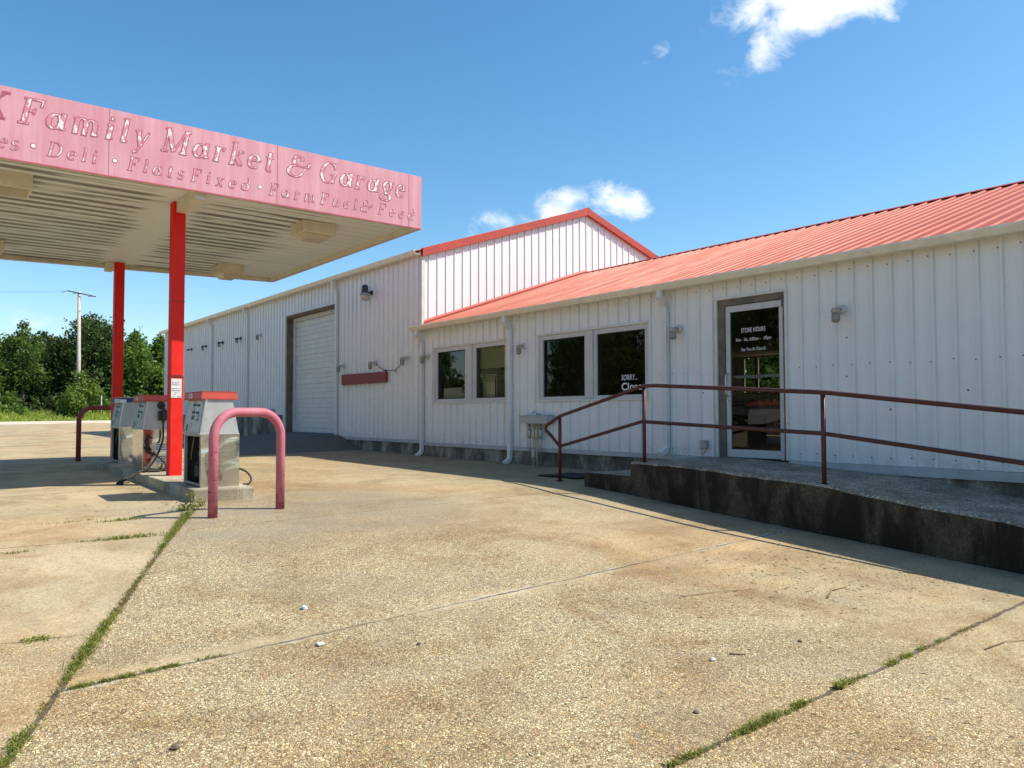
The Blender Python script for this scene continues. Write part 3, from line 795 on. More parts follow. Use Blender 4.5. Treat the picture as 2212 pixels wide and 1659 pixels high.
mb = MB(); mb.hexa([(10.55, 7.42, 1.102), (10.93, 7.42, 1.102), (10.55, 7.76, 1.102), (10.93, 7.76, 1.102), (10.72, 7.42, 1.25), (10.90, 7.42, 1.25), (10.72, 7.76, 1.25), (10.90, 7.76, 1.25)], bev=.008); sub(mb, 'keyboard', MAT['machine'], t)
mb = MB()
for i in range(6):
    for j in range(2): mb.box(10.585+.06*j, 10.60+.06*j, 7.45+.05*i, 7.48+.05*i, 1.13+.05*j, 1.15+.05*j)
sub(mb, 'keys', MAT['ink'], t)
t = empty('air_conditioner', 'white window air conditioner behind the leftmost pane of the far window', 'air conditioner', (9.3, 13.55, 1.33))
mb = MB(); mb.box(9.08, 9.55, 13.22, 13.90, 1.325, 1.56, bev=.012); sub(mb, 'case', MAT['machine'], t)
mb = MB()
for i in range(8): mb.box(9.068, 9.079, 13.26, 13.70, 1.35+.024*i, 1.36+.024*i)
sub(mb, 'grille', MAT['alu_frame'], t)
t = empty('filing_cabinet', 'cream cabinet standing below the crumpled blind inside the far window', 'cabinet', (9.4, 12.4, .4))
mb = MB(); mb.box(9.18, 9.7, 12.15, 12.62, .402, 1.80, bev=.008); sub(mb, 'body', MAT['blind'], t)
mb = MB(); mb.box(9.168, 9.179, 12.17, 12.19, 1.2, 1.75); sub(mb, 'handle', MAT['rubber'], t)

# ------------------------------------------------------------------ garage
garage = empty('garage_building', 'tall white ribbed metal garage with overhead door and lit white gable above the store', 'building', (XF, YC, 0))
YE = 35.7
GD = (18.83, 22.19, .30, 3.915)
mb = MB()
ribbed_wall(mb, lambda a, o, z: (XF-o, a, z), YC+.005, 22.9, .445, 4.58, [GD], off=.06)
ribbed_wall(mb, lambda a, o, z: (XF-o, a, z), 22.9, YE, 1.0, 4.58, [], off=.06)
zrake = lambda a: 4.60+.3400*(min(a, 2*XR-a)-8.93)
ribbed_wall(mb, lambda a, o, z: (a, YC-o, z), XF, XB, 2.2, zrake, [], off=9.115, h=.019, base=.019)
ribbed_wall(mb, lambda a, o, z: (a, YE+o, z), XF, XB, .2, zrake, [], off=.05)
ribbed_wall(mb, lambda a, o, z: (XB+o, a, z), YC, YE, .2, 4.58, [], off=.05)
for q in (((GD[0], .3), (GD[0], GD[3])), ((GD[1], .3), (GD[1], GD[3])), ((GD[0], GD[3]), (GD[1], GD[3]))):
    pass
gw = sub(mb, 'wall', MAT['siding'], garage)
mb = MB()
for i in range(34):
    x = 9.16+i*PITCH
    if x > 17.2: break
    for z in (3.55, 4.35, 5.0, 5.6):
        if z < zrake(x)-.15 and z > 2.97+.3413*(min(x, 2*XR-x)-8.98)+.15: mb.lathe([(.009, 0), (.006, .006)], (x-.05, YC-.0045, z+random.uniform(-.01, .01)), 'y', 6)
sub(mb, 'screws', MAT['galv'], gw)
mb = MB()
mb.box(XF-.036, XF-.002, YC-.036, YC+.06, 2.80, 4.50); mb.box(XF-.001, XF+.045, YC-.036, YC-.002, 2.95, 4.56)
sub(mb, 'corner_trim', MAT['trim_white'], garage)
mb = MB()
mb.box(XF-.034, XF+.02, YC-.04, 18.74, .372, .443)
sub(mb, 'base_trim', MAT['trim_grey'], garage)
mb = MB(); mb.box(XF+.004, XB, YC, 18.80, -1., .371); mb.box(XF-.10, XF+.3, 22.42, YE, -1., .995, bev=.01); mb.box(XF+.3, XB, 18.8, YE, -1., .25)
sub(mb, 'foundation', MAT['foundation'], garage)
mb = MB()
sl = .3400; ze = 4.555
ribbed_roof(mb, YC-.09, YE+.1, 8.72, ze, XR, ze+sl*(XR-8.72), off=.03)
ribbed_roof(mb, YC-.09, YE+.1, 2*XR-8.72, ze, XR, ze+sl*(XR-8.72), off=.03)
gr = sub(mb, 'roof', MAT['roof'], garage)
zg_ = ze+sl*(XR-8.72)
mb = MB(); mb.prism([(XR-.15, zg_-.02), (XR, zg_+.05), (XR+.15, zg_-.02), (XR, zg_+.035)], 'y', YC-.10, YE+.1)
sub(mb, 'ridge_cap', MAT['rake'], gr)
mb = MB()
for s_ in (1, -1):
    f = lambda x: x if s_ == 1 else 2*XR-x
    a, b = 8.90, XR-.001
    za, zb = ze+sl*(a-8.72), ze+sl*(b-8.72)
    d = .155
    for (yy0, yy1) in ((YC-.10, YC-.03),):
        P = [(f(a), yy0, za-d), (f(b), yy0, zb-d), (f(a), yy1, za-d), (f(b), yy1, zb-d), (f(a), yy0, za+.03), (f(b), yy0, zb+.03), (f(a), yy1, za+.03), (f(b), yy1, zb+.03)]
        mb.hexa(P, bev=.004)
sub(mb, 'rake_trim', MAT['rake'], garage)
gutter(garage, YC-.06, YE, 4.585)
mb = MB(); mb.box(8.73, XF+.01, YC, YE, 4.535, 4.545); sub(mb, 'eave_soffit', MAT['trim_white'], garage)
for y, zb in ((18.70, .18), (25.33, .22), (29.08, .25)):
    o = downspout(None, y, 4.50, zb, y < 20); o.parent = garage; fixp(o)
mb = MB()                                            # flashing where the store roof meets the gable
x0, x1 = 8.98, XR
mb.hexa([(x0, YC-.05, 2.915+.3413*(x0-8.72)), (x1, YC-.05, 2.915+.3413*(x1-8.72)), (x0, YC-.022, 2.915+.3413*(x0-8.72)), (x1, YC-.022, 2.915+.3413*(x1-8.72)),
         (x0, YC-.05, 2.945+.3413*(x0-8.72)), (x1, YC-.05, 2.945+.3413*(x1-8.72)), (x0, YC-.022, 2.985+.3413*(x0-8.72)), (x1, YC-.022, 2.985+.3413*(x1-8.72))])
sub(mb, 'flashing', MAT['rake'], garage)
# overhead door
mb = MB()
mb.box(XF-.034, XF+.25, GD[0]-.05, GD[0], .30, GD[3]+.05); mb.box(XF-.034, XF+.01, GD[1], GD[1]+.05, .45, GD[3]+.05); mb.box(XF-.034, XF+.01, GD[0]+.001, GD[1]-.001, GD[3], GD[3]+.05)
od = sub(mb, 'overhead_door', MAT['trim_white'], garage)
mb = MB(); mb.box(XF+.011, XF+.27, GD[1]-.03, GD[1]+.05, .30, GD[3]-.001); mb.box(XF+.011, XF+.27, GD[0]+.001, GD[1]-.031, GD[3]-.06, GD[3]-.001)
sub(mb, 'jamb', MAT['wood'], od)
mb = MB(); mb.box(XF+.20, XF+.262, GD[1]-.12, GD[1]-.031, .48, GD[3]-.06); mb.box(XF+.20, XF+.262, GD[0]+.001, GD[1]-.121, GD[3]-.16, GD[3]-.06)
sub(mb, 'stop_trim', MAT['trim_white'], od)
mb = MB(); n = 8; H = (GD[3]-.06-.49)/n
for i in range(n):
    z = .49+H*i
    g = .008
    cuts = [z+g, z+H*.30, z+H*.30+.012, z+H*.68, z+H*.68+.012, z+H-g]
    for j in range(0, 6, 2): mb.box(XF+.265-.008*(j == 2), XF+.30, GD[0]+.001, GD[1]-.12, cuts[j], cuts[j+1], bev=.003)
    mb.box(XF+.277, XF+.30, GD[0]+.001, GD[1]-.12, z, z+H)
sub(mb, 'door_panels', MAT['trim_white'], od)
# asphalt apron up to the overhead door
mb = MB()
def apz(x): return .485 if x > 8.8 else None
nx_, ny_ = 8, 14
xs_ = np.linspace(5.9, XF+.25, nx_); ya_ = np.linspace(17.3, 23.6, ny_)
G = []
for x in xs_:
    row = []
    for y in ya_:
        g0 = float(zg(x, y)); t = min(max((x-5.9)/3.0, 0), 1); u = min(max((y-17.3)/1.4, 0), 1)*min(max((23.6-y)/1.3, 0), 1)
        row.append((x, y, g0+.006+(.487-g0)*(t*t*(3-2*t))*(u*u*(3-2*u))))
    G.append(row)
for i in range(nx_-1):
    for j in range(ny_-1):
        f = mb.quad(G[i][j], G[i+1][j], G[i+1][j+1], G[i][j+1]); f.smooth = True
bmesh.ops.remove_doubles(mb.bm, verts=mb.bm.verts, dist=.0005)
tag(mb.build('driveway_apron', MAT['apron']), kind='structure')
# small box on the garage footing
mb = MB(); mb.box(XF-.14, XF-.021, 22.98, 23.6, .9, 1.18, bev=.008)
tag(mb.build('wall_vent', MAT['box_grey']), 'grey vent cover low on the garage wall left of the overhead door', 'vent')
# ------------------------------------------------------------------ things on the walls
def jar_light(name, y, z, label, white=True, group='jar lights along the white walls', jar=True, cap=None):
    t = empty(name, label, 'wall light', (XF, y, z), 0, group)
    hm = MAT['light_white'] if white else MAT['light_dark']
    mb = MB(); mb.lathe([(.058, -.022), (.060, -.034), (.048, -.052), (.02, -.056)], (0, 0, 0), 'x', 16); mb.build('back_plate', hm, t)
    mb = MB(); mb.tube([(-.05, 0, 0), (-.105, 0, .008), (-.15, 0, .0), (-.16, 0, -.02)], .017, 8)
    mb.lathe([(.012, .012), (.045, .008), (.052, -.012), (.052, -.05), (.046, -.052)], (-.16, 0, 0), 'z', 16); mb.build('arm', MAT['light_arm'] if white else hm, t)
    if jar:
        mb = MB(); mb.lathe([(.043, -.053), (.048, -.07), (.048, -.135), (.043, -.155), (.02, -.165)], (-.16, 0, 0), 'z', 16); mb.build('jar', MAT['jar'], t)
    return t
S_ = 'jar lights along the white walls'
jar_light('jar_light', 14.29, 2.26, 'white jar light beside the corner downspout, left of the far store window')
jar_light('jar_light', 10.97, 2.25, 'white jar light on the store wall between the two windows')
jar_light('jar_light', 7.39, 2.245, 'white jar light just left of the glass door')
jar_light('jar_light', 4.89, 2.26, 'white jar light on the bare wall right of the glass door')
jar_light('jar_light', 18.35, 2.25, 'white jar light beside the downspout at the overhead door')
jar_light('jar_light', 16.64, 2.245, 'white jar light right above the red board, left end of the sagging cable')
jar_light('jar_light', 15.14, 2.27, 'white jar light at the right end of the sagging cable')
G2 = 'small lights high on the garage wall'
jar_light('jar_light', 24.15, 3.52, 'white lamp high on the garage wall, nearest to the overhead door', True, G2)
jar_light('jar_light', 26.06, 3.56, 'dark lamp with jar high on the garage wall, just left of the tall downspout', False, G2)
jar_light('jar_light', 27.91, 3.56, 'dark lamp with jar just right of the farthest garage downspout', False, G2)
jar_light('jar_light', 29.80, 3.56, 'dark lamp with jar just left of the farthest garage downspout', False, G2)
jar_light('jar_light', 31.63, 3.56, 'dark lamp without its jar, farthest along the garage wall', False, G2, jar=False)
t = empty('security_light', 'large dark security floodlight with cloudy lens high on the garage wall', 'security light', (XF, 16.82, 3.95))
t.scale = (.85, .82, .82)
mb = MB(); mb.box(-.055, -.021, -.05, .05, -.07, .07, bev=.006); mb.tube([(-.05, 0, 0), (-.20, 0, .0)], .028, 10); mb.build('bracket', MAT['light_dark'], t)
mb = MB(); mb.lathe([(.075, .17), (.085, .16), (.10, .02), (.115, -.03), (.115, -.045)], (-.25, 0, .02), 'z', 18); mb.box(-.31, -.20, -.05, .05, .10, .215, bev=.008); mb.build('ballast_housing', MAT['light_dark'], t)
mb = MB(); mb.lathe([(.105, -.03), (.152, -.085), (.155, -.10), (.150, -.115)], (-.25, 0, .02), 'z', 20); mb.build('reflector', MAT['galv'], t)
mb = MB(); mb.lathe([(.148, -.117), (.138, -.17), (.115, -.245), (.09, -.265), (.03, -.272)], (-.25, 0, .02), 'z', 20); mb.build('lens', MAT['lens'], t)
t = empty('sign_board', 'long weathered red blank board on the garage wall right of the overhead door', 'sign', (XF, 17.2, 1.9))
mb = MB()
mb.hexa([(XF-.085, 16.02, 1.755), (XF-.022, 16.02, 1.755), (XF-.085, 18.345, 1.755), (XF-.022, 18.345, 1.755), (XF-.085, 16.02, 2.005), (XF-.022, 16.02, 2.005), (XF-.085, 18.345, 2.022), (XF-.022, 18.345, 2.022)], bev=.006)
sub(mb, 'board', MAT['sign_red'], t)
mb = MB()
for y, z in ((17.55, 1.785), (17.0, 1.785), (17.0, 1.96), (16.2, 1.99)): mb.lathe([(.014, 0), (.010, -.008)], (XF-.086, y, z), 'x', 8)
sub(mb, 'bolts', MAT['brown_metal'], t)
mb = MB()
pts = [(XF-.05, 16.53, 2.20), (XF-.06, 16.35, 2.11), (XF-.06, 16.09, 2.035), (XF-.05, 15.88, 2.018), (XF-.05, 15.66, 2.022), (XF-.05, 15.48, 2.085), (XF-.05, 15.30, 2.165), (XF-.05, 15.20, 2.23)]
mb.tube(pts, .008, 6); mb.tube([pts[4], (XF-.06, 15.60, 1.99), (XF-.07, 15.54, 1.965)], .009, 6); mb.lathe([(.02, .03), (.02, -.03)], (XF-.06, 16.07, 2.03), 'y', 8)
tag(mb.build('hanging_cable', MAT['rubber']), 'thin dark cable sagging between two jar lights above the red board', 'cable')
t = empty('utility_box', 'wide grey electrical box on four vertical conduits below the store windows', 'electrical box', (XF, 10.5, .9))
mb = MB(); mb.box(8.745, 8.925, 10.145, 10.915, .838, .975, bev=.006); sub(mb, 'case', MAT['box_grey'], t)
mb = MB(); mb.box(8.735, 8.93, 10.135, 10.925, .976, .986, bev=.003); sub(mb, 'lid', MAT['box_grey'], t)
for i, y in enumerate((10.72, 10.62, 10.52, 10.42)):
    m_ = MAT['galv'] if i in (0, 3) else MAT['pvc']
    mb = MB(); x = 8.84; mb.tube([(x, y, .835), (x, y, .05)], .014, 10); mb.lathe([(.032, .74), (.038, .72), (.038, .60), (.030, .58)], (x, y, 0), 'z', 10); mb.lathe([(.03, .80), (.03, .77)], (x, y, 0), 'z', 10)
    if i == 1: mb.lathe([(.028, .36), (.034, .34), (.034, .26), (.028, .24)], (x, y, 0), 'z', 10)
    sub(mb, 'conduit', m_, t)
mb = MB(); mb.tube([(8.83, 10.50, .99), (8.83, 10.52, 1.03), (8.80, 10.55, 1.05), (8.79, 10.58, 1.02)], .014, 8); mb.lathe([(.03, .99), (.025, 1.01)], (8.83, 10.46, 0), 'z', 8); sub(mb, 'knockout_fitting', MAT['galv'], t)
t = empty('outlet_box', 'small grey outlet box low on the wall left of the glass door', 'outlet', (XF, 6.94, .57))
mb = MB(); mb.box(XF-.075, XF-.021, 6.885, 7.0, .517, .633, bev=.006); sub(mb, 'case', MAT['galv'], t)
mb = MB()
for z in (.55, .60): mb.box(XF-.082, XF-.076, 6.90, 6.98, z-.018, z+.018, bev=.002)
sub(mb, 'cover', MAT['box_grey'], t)
mb = MB(); mb.tube([(XF-.05, 6.90, .515), (XF-.06, 6.92, .47), (XF-.055, 6.96, .435), (XF-.05, 6.98, .43)], .004, 5); sub(mb, 'wire', MAT['rubber'], t)

# ------------------------------------------------------------------ entrance ramp, step, handrail, mat
XP = 7.30
ramp = empty('entrance_ramp', 'black stained concrete landing and ramp along the store front', 'ramp', (XP, 6.8, 0))
PR = [(6.84, .398), (6.2, .396), (5.75, .375), (4.9, .325), (4.2, .285), (3.2, .16), (2.45, .085), (0., -.20), (-4., -.70)]
mb = MB()
ysr = sorted({p[0] for p in PR} | set(np.arange(-4, 6.8, .2)), reverse=True)
zt_ = lambda y: float(np.interp(y, [p[0] for p in PR][::-1], [p[1] for p in PR][::-1]))
random.seed(3)
edge = {y: (random.uniform(-.012, .012), random.uniform(-.010, .004)) for y in ysr}
for a, b in zip(ysr, ysr[1:]):
    ea, eb = edge[a], edge[b]
    c = .022
    za, zb = zt_(a), zt_(b)
    mb.quad((XP+ea[0], a, za-c+ea[1]), (XP+eb[0], b, zb-c+eb[1]), (XP, b, -1.6), (XP, a, -1.6))
a, b = ysr[0], ysr[-1]
mb.quad((XP+edge[a][0], a, zt_(a)-.022+edge[a][1]), (XP, a, -1.6), (XF+.003, a, -1.6), (XF+.003, a, zt_(a)-.022))
bmesh.ops.remove_doubles(mb.bm, verts=mb.bm.verts, dist=.0005)
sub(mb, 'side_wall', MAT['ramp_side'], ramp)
mb = MB()
for a, b in zip(ysr, ysr[1:]):
    ea, eb = edge[a], edge[b]; za, zb = zt_(a), zt_(b); c = .022
    r = [(XP+ea[0], a, za-c+ea[1]), (XP+.012+ea[0], a, za-.006), (XP+.04, a, za), (XF+.003, a, za+.008)]
    s_ = [(XP+eb[0], b, zb-c+eb[1]), (XP+.012+eb[0], b, zb-.006), (XP+.04, b, zb), (XF+.003, b, zb+.008)]
    for i in range(3): mb.quad(r[i], s_[i], s_[i+1], r[i+1])
a = ysr[0]; mb.quad((XP+edge[a][0], a, zt_(a)-.022+edge[a][1]), (XP+.04, a, zt_(a)), (XF+.003, a, zt_(a)+.008), (XF+.003, a, zt_(a)-.022))
bmesh.ops.remove_doubles(mb.bm, verts=mb.bm.verts, dist=.0005)
sub(mb, 'deck', MAT['ramp_top'], ramp)
mb = MB(); mb.box(XP-.01, 8.12, 6.842, 7.69, -.3, .212, bev=.014)
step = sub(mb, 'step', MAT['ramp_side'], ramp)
mb = MB(); mb.box(XP+.03, 8.08, 6.845, 7.65, .2115, .216)
sub(mb, 'tread', MAT['ramp_top'], step)

rail = empty('handrail', 'rusty brown pipe handrail along the ramp and step', 'handrail', (7.4, 6.6, .4))
XH = 7.40; R = .024
post = [(8.30, float(zg(XH, 8.30)), .975), (6.70, .39, 1.345), (4.27, .28, 1.215), (1.25, -.06, .87)]
for y, z0, z1 in post:
    mb = MB(); mb.tube([(XH, y, z0-.01), (XH, y, z1-R*.5)], R, 12); mb.box(XH-.045, XH+.045, y-.045, y+.045, z0-.005, z0+.012)
    sub(mb, 'post', MAT['rail'], rail)
mb = MB()
nose = [(XH, 8.30, .545), (XH, 8.50, .70), (XH, 8.60, .765), (XH, 8.62, .80), (XH, 8.58, .845), (XH, 8.48, .893), (XH, 8.30, .975)]
mb.tube(nose+[(XH, 6.90, 1.31), (XH, 6.78, 1.343), (XH, 6.68, 1.358), (XH, 6.5, 1.357), (XH, 4.35, 1.225), (XH, 4.2, 1.213), (XH, 1.25, .87), (XH, -3.5, .32)], R, 12)
sub(mb, 'top_rail', MAT['rail'], rail)
mb = MB(); mb.tube([(XH, 8.30, .545), (XH, 6.70, .915)], R*.92, 12); mb.tube([(XH, 6.70, .905), (XH, 4.27, .80), (XH, 1.25, .44), (XH, -3.5, -.1)], R*.92, 12)
sub(mb, 'mid_rail', MAT['rail'], rail)
mb = MB()
P = [(7.78, 9.02), (8.32, 9.22), (8.50, 8.95), (8.35, 8.30), (7.86, 8.25)]
mb.prism([(7.72, 8.30), (7.62, 9.05), (8.36, 9.12), (8.46, 8.30)], 'z', 0, .014, bev=.004)
o = mb.build('door_mat', MAT['mat']); o.location = (0, 0, float(zg(8.0, 8.7))+.004); tag(o, 'flat black rubber mat at the foot of the concrete step', 'mat')

# ------------------------------------------------------------------ canopy over the pumps
can = empty('fuel_canopy', 'pink faded fuel canopy on two red columns with peeling white lettering', 'canopy', (3.1, 11.7, 0))
A, B, C, D = (-.3, 10.65), (6.53, 10.65), (6.53, 16.97), (-.3, 17.85)
ZB, ZT, ZS = 3.98, 4.835, 4.06
mb = MB()
mb.box(A[0], B[0], 10.65, 10.68, ZB, ZT)
sub(mb, 'fascia', MAT['fascia'], can)
mb = MB(); mb.box(B[0]-.03, B[0], 10.681, C[1], ZB, ZT)
P = [(D[0], D[1], ZB), (C[0]-.031, C[1]+.0, ZB), (D[0], D[1]+.03, ZB), (C[0]-.031, C[1]+.03, ZB), (D[0], D[1], ZT), (C[0]-.031, C[1], ZT), (D[0], D[1]+.03, ZT), (C[0]-.031, C[1]+.03, ZT)]
mb.hexa(P); mb.box(A[0], A[0]+.03, 10.681, D[1]-.001, ZB, ZT)
sub(mb, 'side_fascia', MAT['fascia'], can)
mb = MB()                                           # cream lip inside the fascia
mb.box(B[0]-.10, B[0]-.031, 10.681, C[1]-.01, ZB+.002, ZS-.004)
mb.box(A[0]+.031, B[0]-.101, 10.681, 10.73, ZB+.002, ZS-.004)
mb.hexa([(D[0]+.04, D[1]-.08, ZB+.002), (C[0]-.101, C[1]-.07, ZB+.002), (D[0]+.04, D[1]-.005, ZB+.002), (C[0]-.101, C[1]-.005, ZB+.002), (D[0]+.04, D[1]-.08, ZS-.004), (C[0]-.101, C[1]-.07, ZS-.004), (D[0]+.04, D[1]-.005, ZS-.004), (C[0]-.101, C[1]-.005, ZS-.004)])
sub(mb, 'lip', MAT['soffit_trim'], can)
mb = MB()
prof = []
y = 10.70
while y < 17.9:
    prof += [(y, 0), (y+.115, 0), (y+.120, .012), (y+.135, .012), (y+.140, 0)]; y += .14
for (a, o), (b, p) in zip(prof, prof[1:]):
    xr = 6.50; m = (a+b)/2
    ymax = lambda x: D[1]+(C[1]-D[1])*(x-D[0])/(C[0]-D[0])
    if m < C[1]: x1 = 6.50
    else: x1 = D[0]+(m-D[1])/(C[1]-D[1])*(C[0]-D[0])
    if x1 < -.2: continue
    mb.quad((-.28, a, ZS+o), (x1, a, ZS+o), (x1, b, ZS+p), (-.28, b, ZS+p))
sub(mb, 'soffit', MAT['soffit'], can)
mb = MB(); mb.prism([(A[0]+.03, 10.68), (B[0]-.03, 10.68), (C[0]-.03, C[1]), (D[0]+.03, D[1])], 'z', ZT-.16, ZT-.12)
sub(mb, 'roof_deck', MAT['galv'], can)
mb = MB()
for x in (1.977, 4.139, 6.296): mb.box(x-.002, x+.002, 10.647, 10.6495, ZB, ZT)
mb.box(A[0], B[0], 10.642, 10.6495, ZB-.004, ZB+.012)
sub(mb, 'seams', MAT['letter_edge'], can)
def column(x, y, name):
    mb = MB(); w = .088
    mb.box(x-w, x+w, y-w, y+w, .12, ZS-.001, bev=.012)
    c = sub(mb, 'column', MAT['column'], can)
    mb = MB(); mb.box(x-w-.003, x+w+.003, y-w-.003, y+w+.003, 1.53, 1.545); mb.box(x-w-.002, x+w+.002, y-w-.002, y+w+.002, 2.62, 2.63)
    sub(mb, 'weld_band', MAT['cap_dark'], c)
    return c
c1 = column(3.09, 11.73, 'column'); c2 = column(3.40, 17.10, 'column')
mb = MB()
mb.box(3.045, 3.195, 10.735, 11.635, 3.90, ZS-.002, bev=.004); 
sub(mb, 'beam', MAT['soffit_trim'], can)
mb = MB(); mb.box(3.17, 3.305, 17.05, 17.36, 3.90, ZS-.002, bev=.004)
sub(mb, 'beam', MAT['soffit_trim'], can)
# notice pasted on the near column
mb = MB(); mb.box(3.010, 3.150, 11.636, 11.6395, 1.245, 1.515)
nt = sub(mb, 'notice', MAT['white_plate'], c1)
mb = MB(); random.seed(5)
for i in range(9):
    z = 1.485-.028*i
    x = 3.018
    while x < 3.13:
        w = random.uniform(.008, .03)
        if random.random() < .62: mb.box(x, min(x+w, 3.143), 11.634, 11.6355, z-.004, z+.004)
        x += w+.006
sub(mb, 'print', MAT['ink'], nt)
text_mesh('lettering', 'WARNING', .034, c1, MAT['ink'], (3.085, 11.636, 1.548), face='-y', sx=.9, bold=.001)

# --- serif italic letters drawn with a broad pen
def arc(cx, cy, rx, ry, a0, a1, n=14): return [(cx+rx*math.cos(R_(a0+(a1-a0)*i/n)), cy+ry*math.sin(R_(a0+(a1-a0)*i/n))) for i in range(n+1)]
TH, TN = .155, .05
def V(x, a, b): return ([(x, a), (x, b)], TH)
def Hh(a, b, y, w=TN): return ([(a, y), (b, y)], w)
def Ln(p, q, w): return ([p, q], w)
def Ar(*a): return (arc(*a), None)
GL = {
 'F': (.66, [V(.18, .0, 1), Hh(.02, .34, .025), Hh(.04, .64, .975), Ln((.62, .74), (.63, .99), .06), Hh(.18, .44, .52), Ln((.43, .42), (.44, .63), .05)]),
 'K': (.74, [V(.18, 0, 1), Hh(.02, .34, .025), Hh(.02, .34, .975), Ln((.2, .42), (.62, .96), .055), Ln((.32, .56), (.66, .03), .15), Hh(.52, .74, .975), Hh(.56, .78, .025)]),
 'M': (1.0, [Ln((.14, .02), (.14, .98), .06), Ln((.12, .98), (.48, .06), .15), Ln((.48, .06), (.84, .98), .055), V(.86, 0, 1), Hh(.02, .26, .025), Hh(.72, 1.0, .025), Hh(.02, .2, .975), Hh(.8, 1.0, .975)]),
 'G': (.84, [Ar(.42, .5, .34, .48, 48, 318), Ln((.68, .70), (.70, .98), .055), Ln((.70, .04), (.70, .42), .14), Hh(.54, .82, .42)]),
 'D': (.84, [V(.18, 0, 1), Hh(.02, .40, .025), Hh(.02, .40, .975), Ar(.38, .5, .38, .475, -90, 90)]),
 '&': (.98, [Ar(.42, .76, .20, .21, 10, 262), Ar(.38, .27, .33, .26, 98, 345), Ln((.70, .20), (.84, .52), .06), Hh(.60, .98, .52), Ar(.90, .62, .07, .10, -90, 60), Hh(.40, .52, .54)]),
 'a': (.60, [Ar(.25, .31, .20, .28, 0, 360), V(.50, .04, .66), Ln((.50, .05), (.64, .08), .05)]),
 'd': (.60, [Ar(.25, .31, .20, .28, 0, 360), V(.50, .04, 1), Ln((.46, .05), (.58, .08), .05), Ln((.34, .975), (.46, .975), .05)]),
 'e': (.50, [Ar(.26, .32, .21, .30, 5, 312), Hh(.08, .46, .36)]),
 'g': (.56, [Ar(.27, .43, .20, .21, 0, 360), Ln((.14, .26), (.18, .08), .06), Ln((.18, .08), (.40, .02), .12), Ar(.26, -.14, .24, .16, 60, -240), Ln((.44, .58), (.58, .63), .06)]),
 'i': (.30, [V(.15, .04, .62), Hh(.03, .16, .62), Ln((.15, .05), (.28, .08), .05), ([(.10, .88), (.20, .88)], .13)]),
 'k': (.58, [V(.14, 0, 1), Hh(.02, .14, .975), Ln((.16, .26), (.44, .60), .05), Ln((.26, .38), (.48, .04), .14), Hh(.44, .58, .05), Hh(.36, .54, .62), Hh(.03, .26, .025)]),
 'l': (.28, [V(.14, .04, 1), Hh(.02, .14, .975), Ln((.14, .05), (.27, .08), .05)]),
 'm': (.92, [V(.14, 0, .62), Hh(.02, .14, .62), Ar(.28, .44, .16, .19, 170, 0), V(.46, 0, .46), Ar(.60, .44, .16, .19, 170, 0), V(.78, .04, .46), Ln((.78, .05), (.92, .08), .05)]),
 'r': (.44, [V(.14, 0, .62), Hh(.02, .14, .62), Ar(.30, .42, .17, .20, 165, 60), ([(.34, .57), (.42, .55)], .11), Hh(.03, .26, .025)]),
 's': (.42, [Ar(.23, .47, .15, .155, 35, 265), Ar(.21, .17, .17, .155, 88, -150)]),
 't': (.36, [V(.17, .08, .84), Hh(.03, .32, .62), Ar(.27, .12, .10, .10, 190, 300)]),
 'u': (.62, [V(.13, .16, .62), Hh(.02, .13, .62), Ar(.28, .18, .15, .16, 180, 350), V(.48, .04, .62), Ln((.48, .05), (.62, .08), .05)]),
 'x': (.52, [Ln((.10, .60), (.42, .03), .14), Ln((.44, .60), (.08, .03), .05), Hh(.02, .20, .61), Hh(.34, .52, .61), Hh(.0, .18, .02), Hh(.32, .50, .02)]),
 'y': (.56, [Ln((.12, .60), (.28, .02), .14), Ln((.50, .60), (.20, -.22), .055), Hh(.02, .22, .61), ([(.20, -.22), (.08, -.27)], .10)]),
}
def stroke(mb, pts, w, fn, grow, y):
    n = len(pts)
    L_, Rg = [], []
    for i, p in enumerate(pts):
        a = pts[max(i-1, 0)]; b = pts[min(i+1, n-1)]
        if a == b: a = pts[i-1]
        tx, ty = b[0]-a[0], b[1]-a[1]; l = math.hypot(tx, ty) or 1; tx /= l; ty /= l
        ww = (TN+(TH-TN)*abs(ty)**1.6 if w is None else w)/2+grow
        ex = 0
        if n == 2 or i in (0, n-1): ex = grow*(-1 if i == 0 else 1)
        L_.append((p[0]-ty*ww+tx*ex, p[1]+tx*ww+ty*ex)); Rg.append((p[0]+ty*ww+tx*ex, p[1]-tx*ww+ty*ex))
    for i in range(n-1):
        mb.quad(*[(fn(q)[0], y, fn(q)[1]) for q in (L_[i], Rg[i], Rg[i+1], L_[i+1])])
def word(txt, x0, x1, zb, cap, chip, y=10.65, K=.20, go=.030, gi_=-.010):
    adv = [GL[c][0] for c in txt]; tot = sum(adv)*cap
    gap = (x1-x0-tot)/max(len(txt)-1, 1)
    me_, mi_ = MB(), MB(); x = x0
    eps = 0
    for c, a in zip(txt, adv):
        fn = lambda q: (x+q[0]*cap+(q[1]*K*cap), zb+q[1]*cap)
        for k, (pts, w) in enumerate(GL[c][1]):
            stroke(me_, pts, w, fn, go, y-.0015-.00012*k); stroke(mi_, pts, w, fn, gi_, y-.0042-.00012*k)
        x += a*cap+gap
    sub(me_, 'letter_outline', MAT['letter_edge'], can); sub(mi_, 'letters', chip, can)
big, sml = MAT['letter_chip'], MAT['letter_chip_small']
mbk = MB()
word('K', .62, .90, 4.44, .325, MAT['letter_edge'])
for w_, a, b in (('Family', 1.0, 2.42), ('Market', 2.58, 4.05), ('&', 4.27, 4.58), ('Garage', 4.76, 6.20)): word(w_, a, b, 4.435, .318, big)
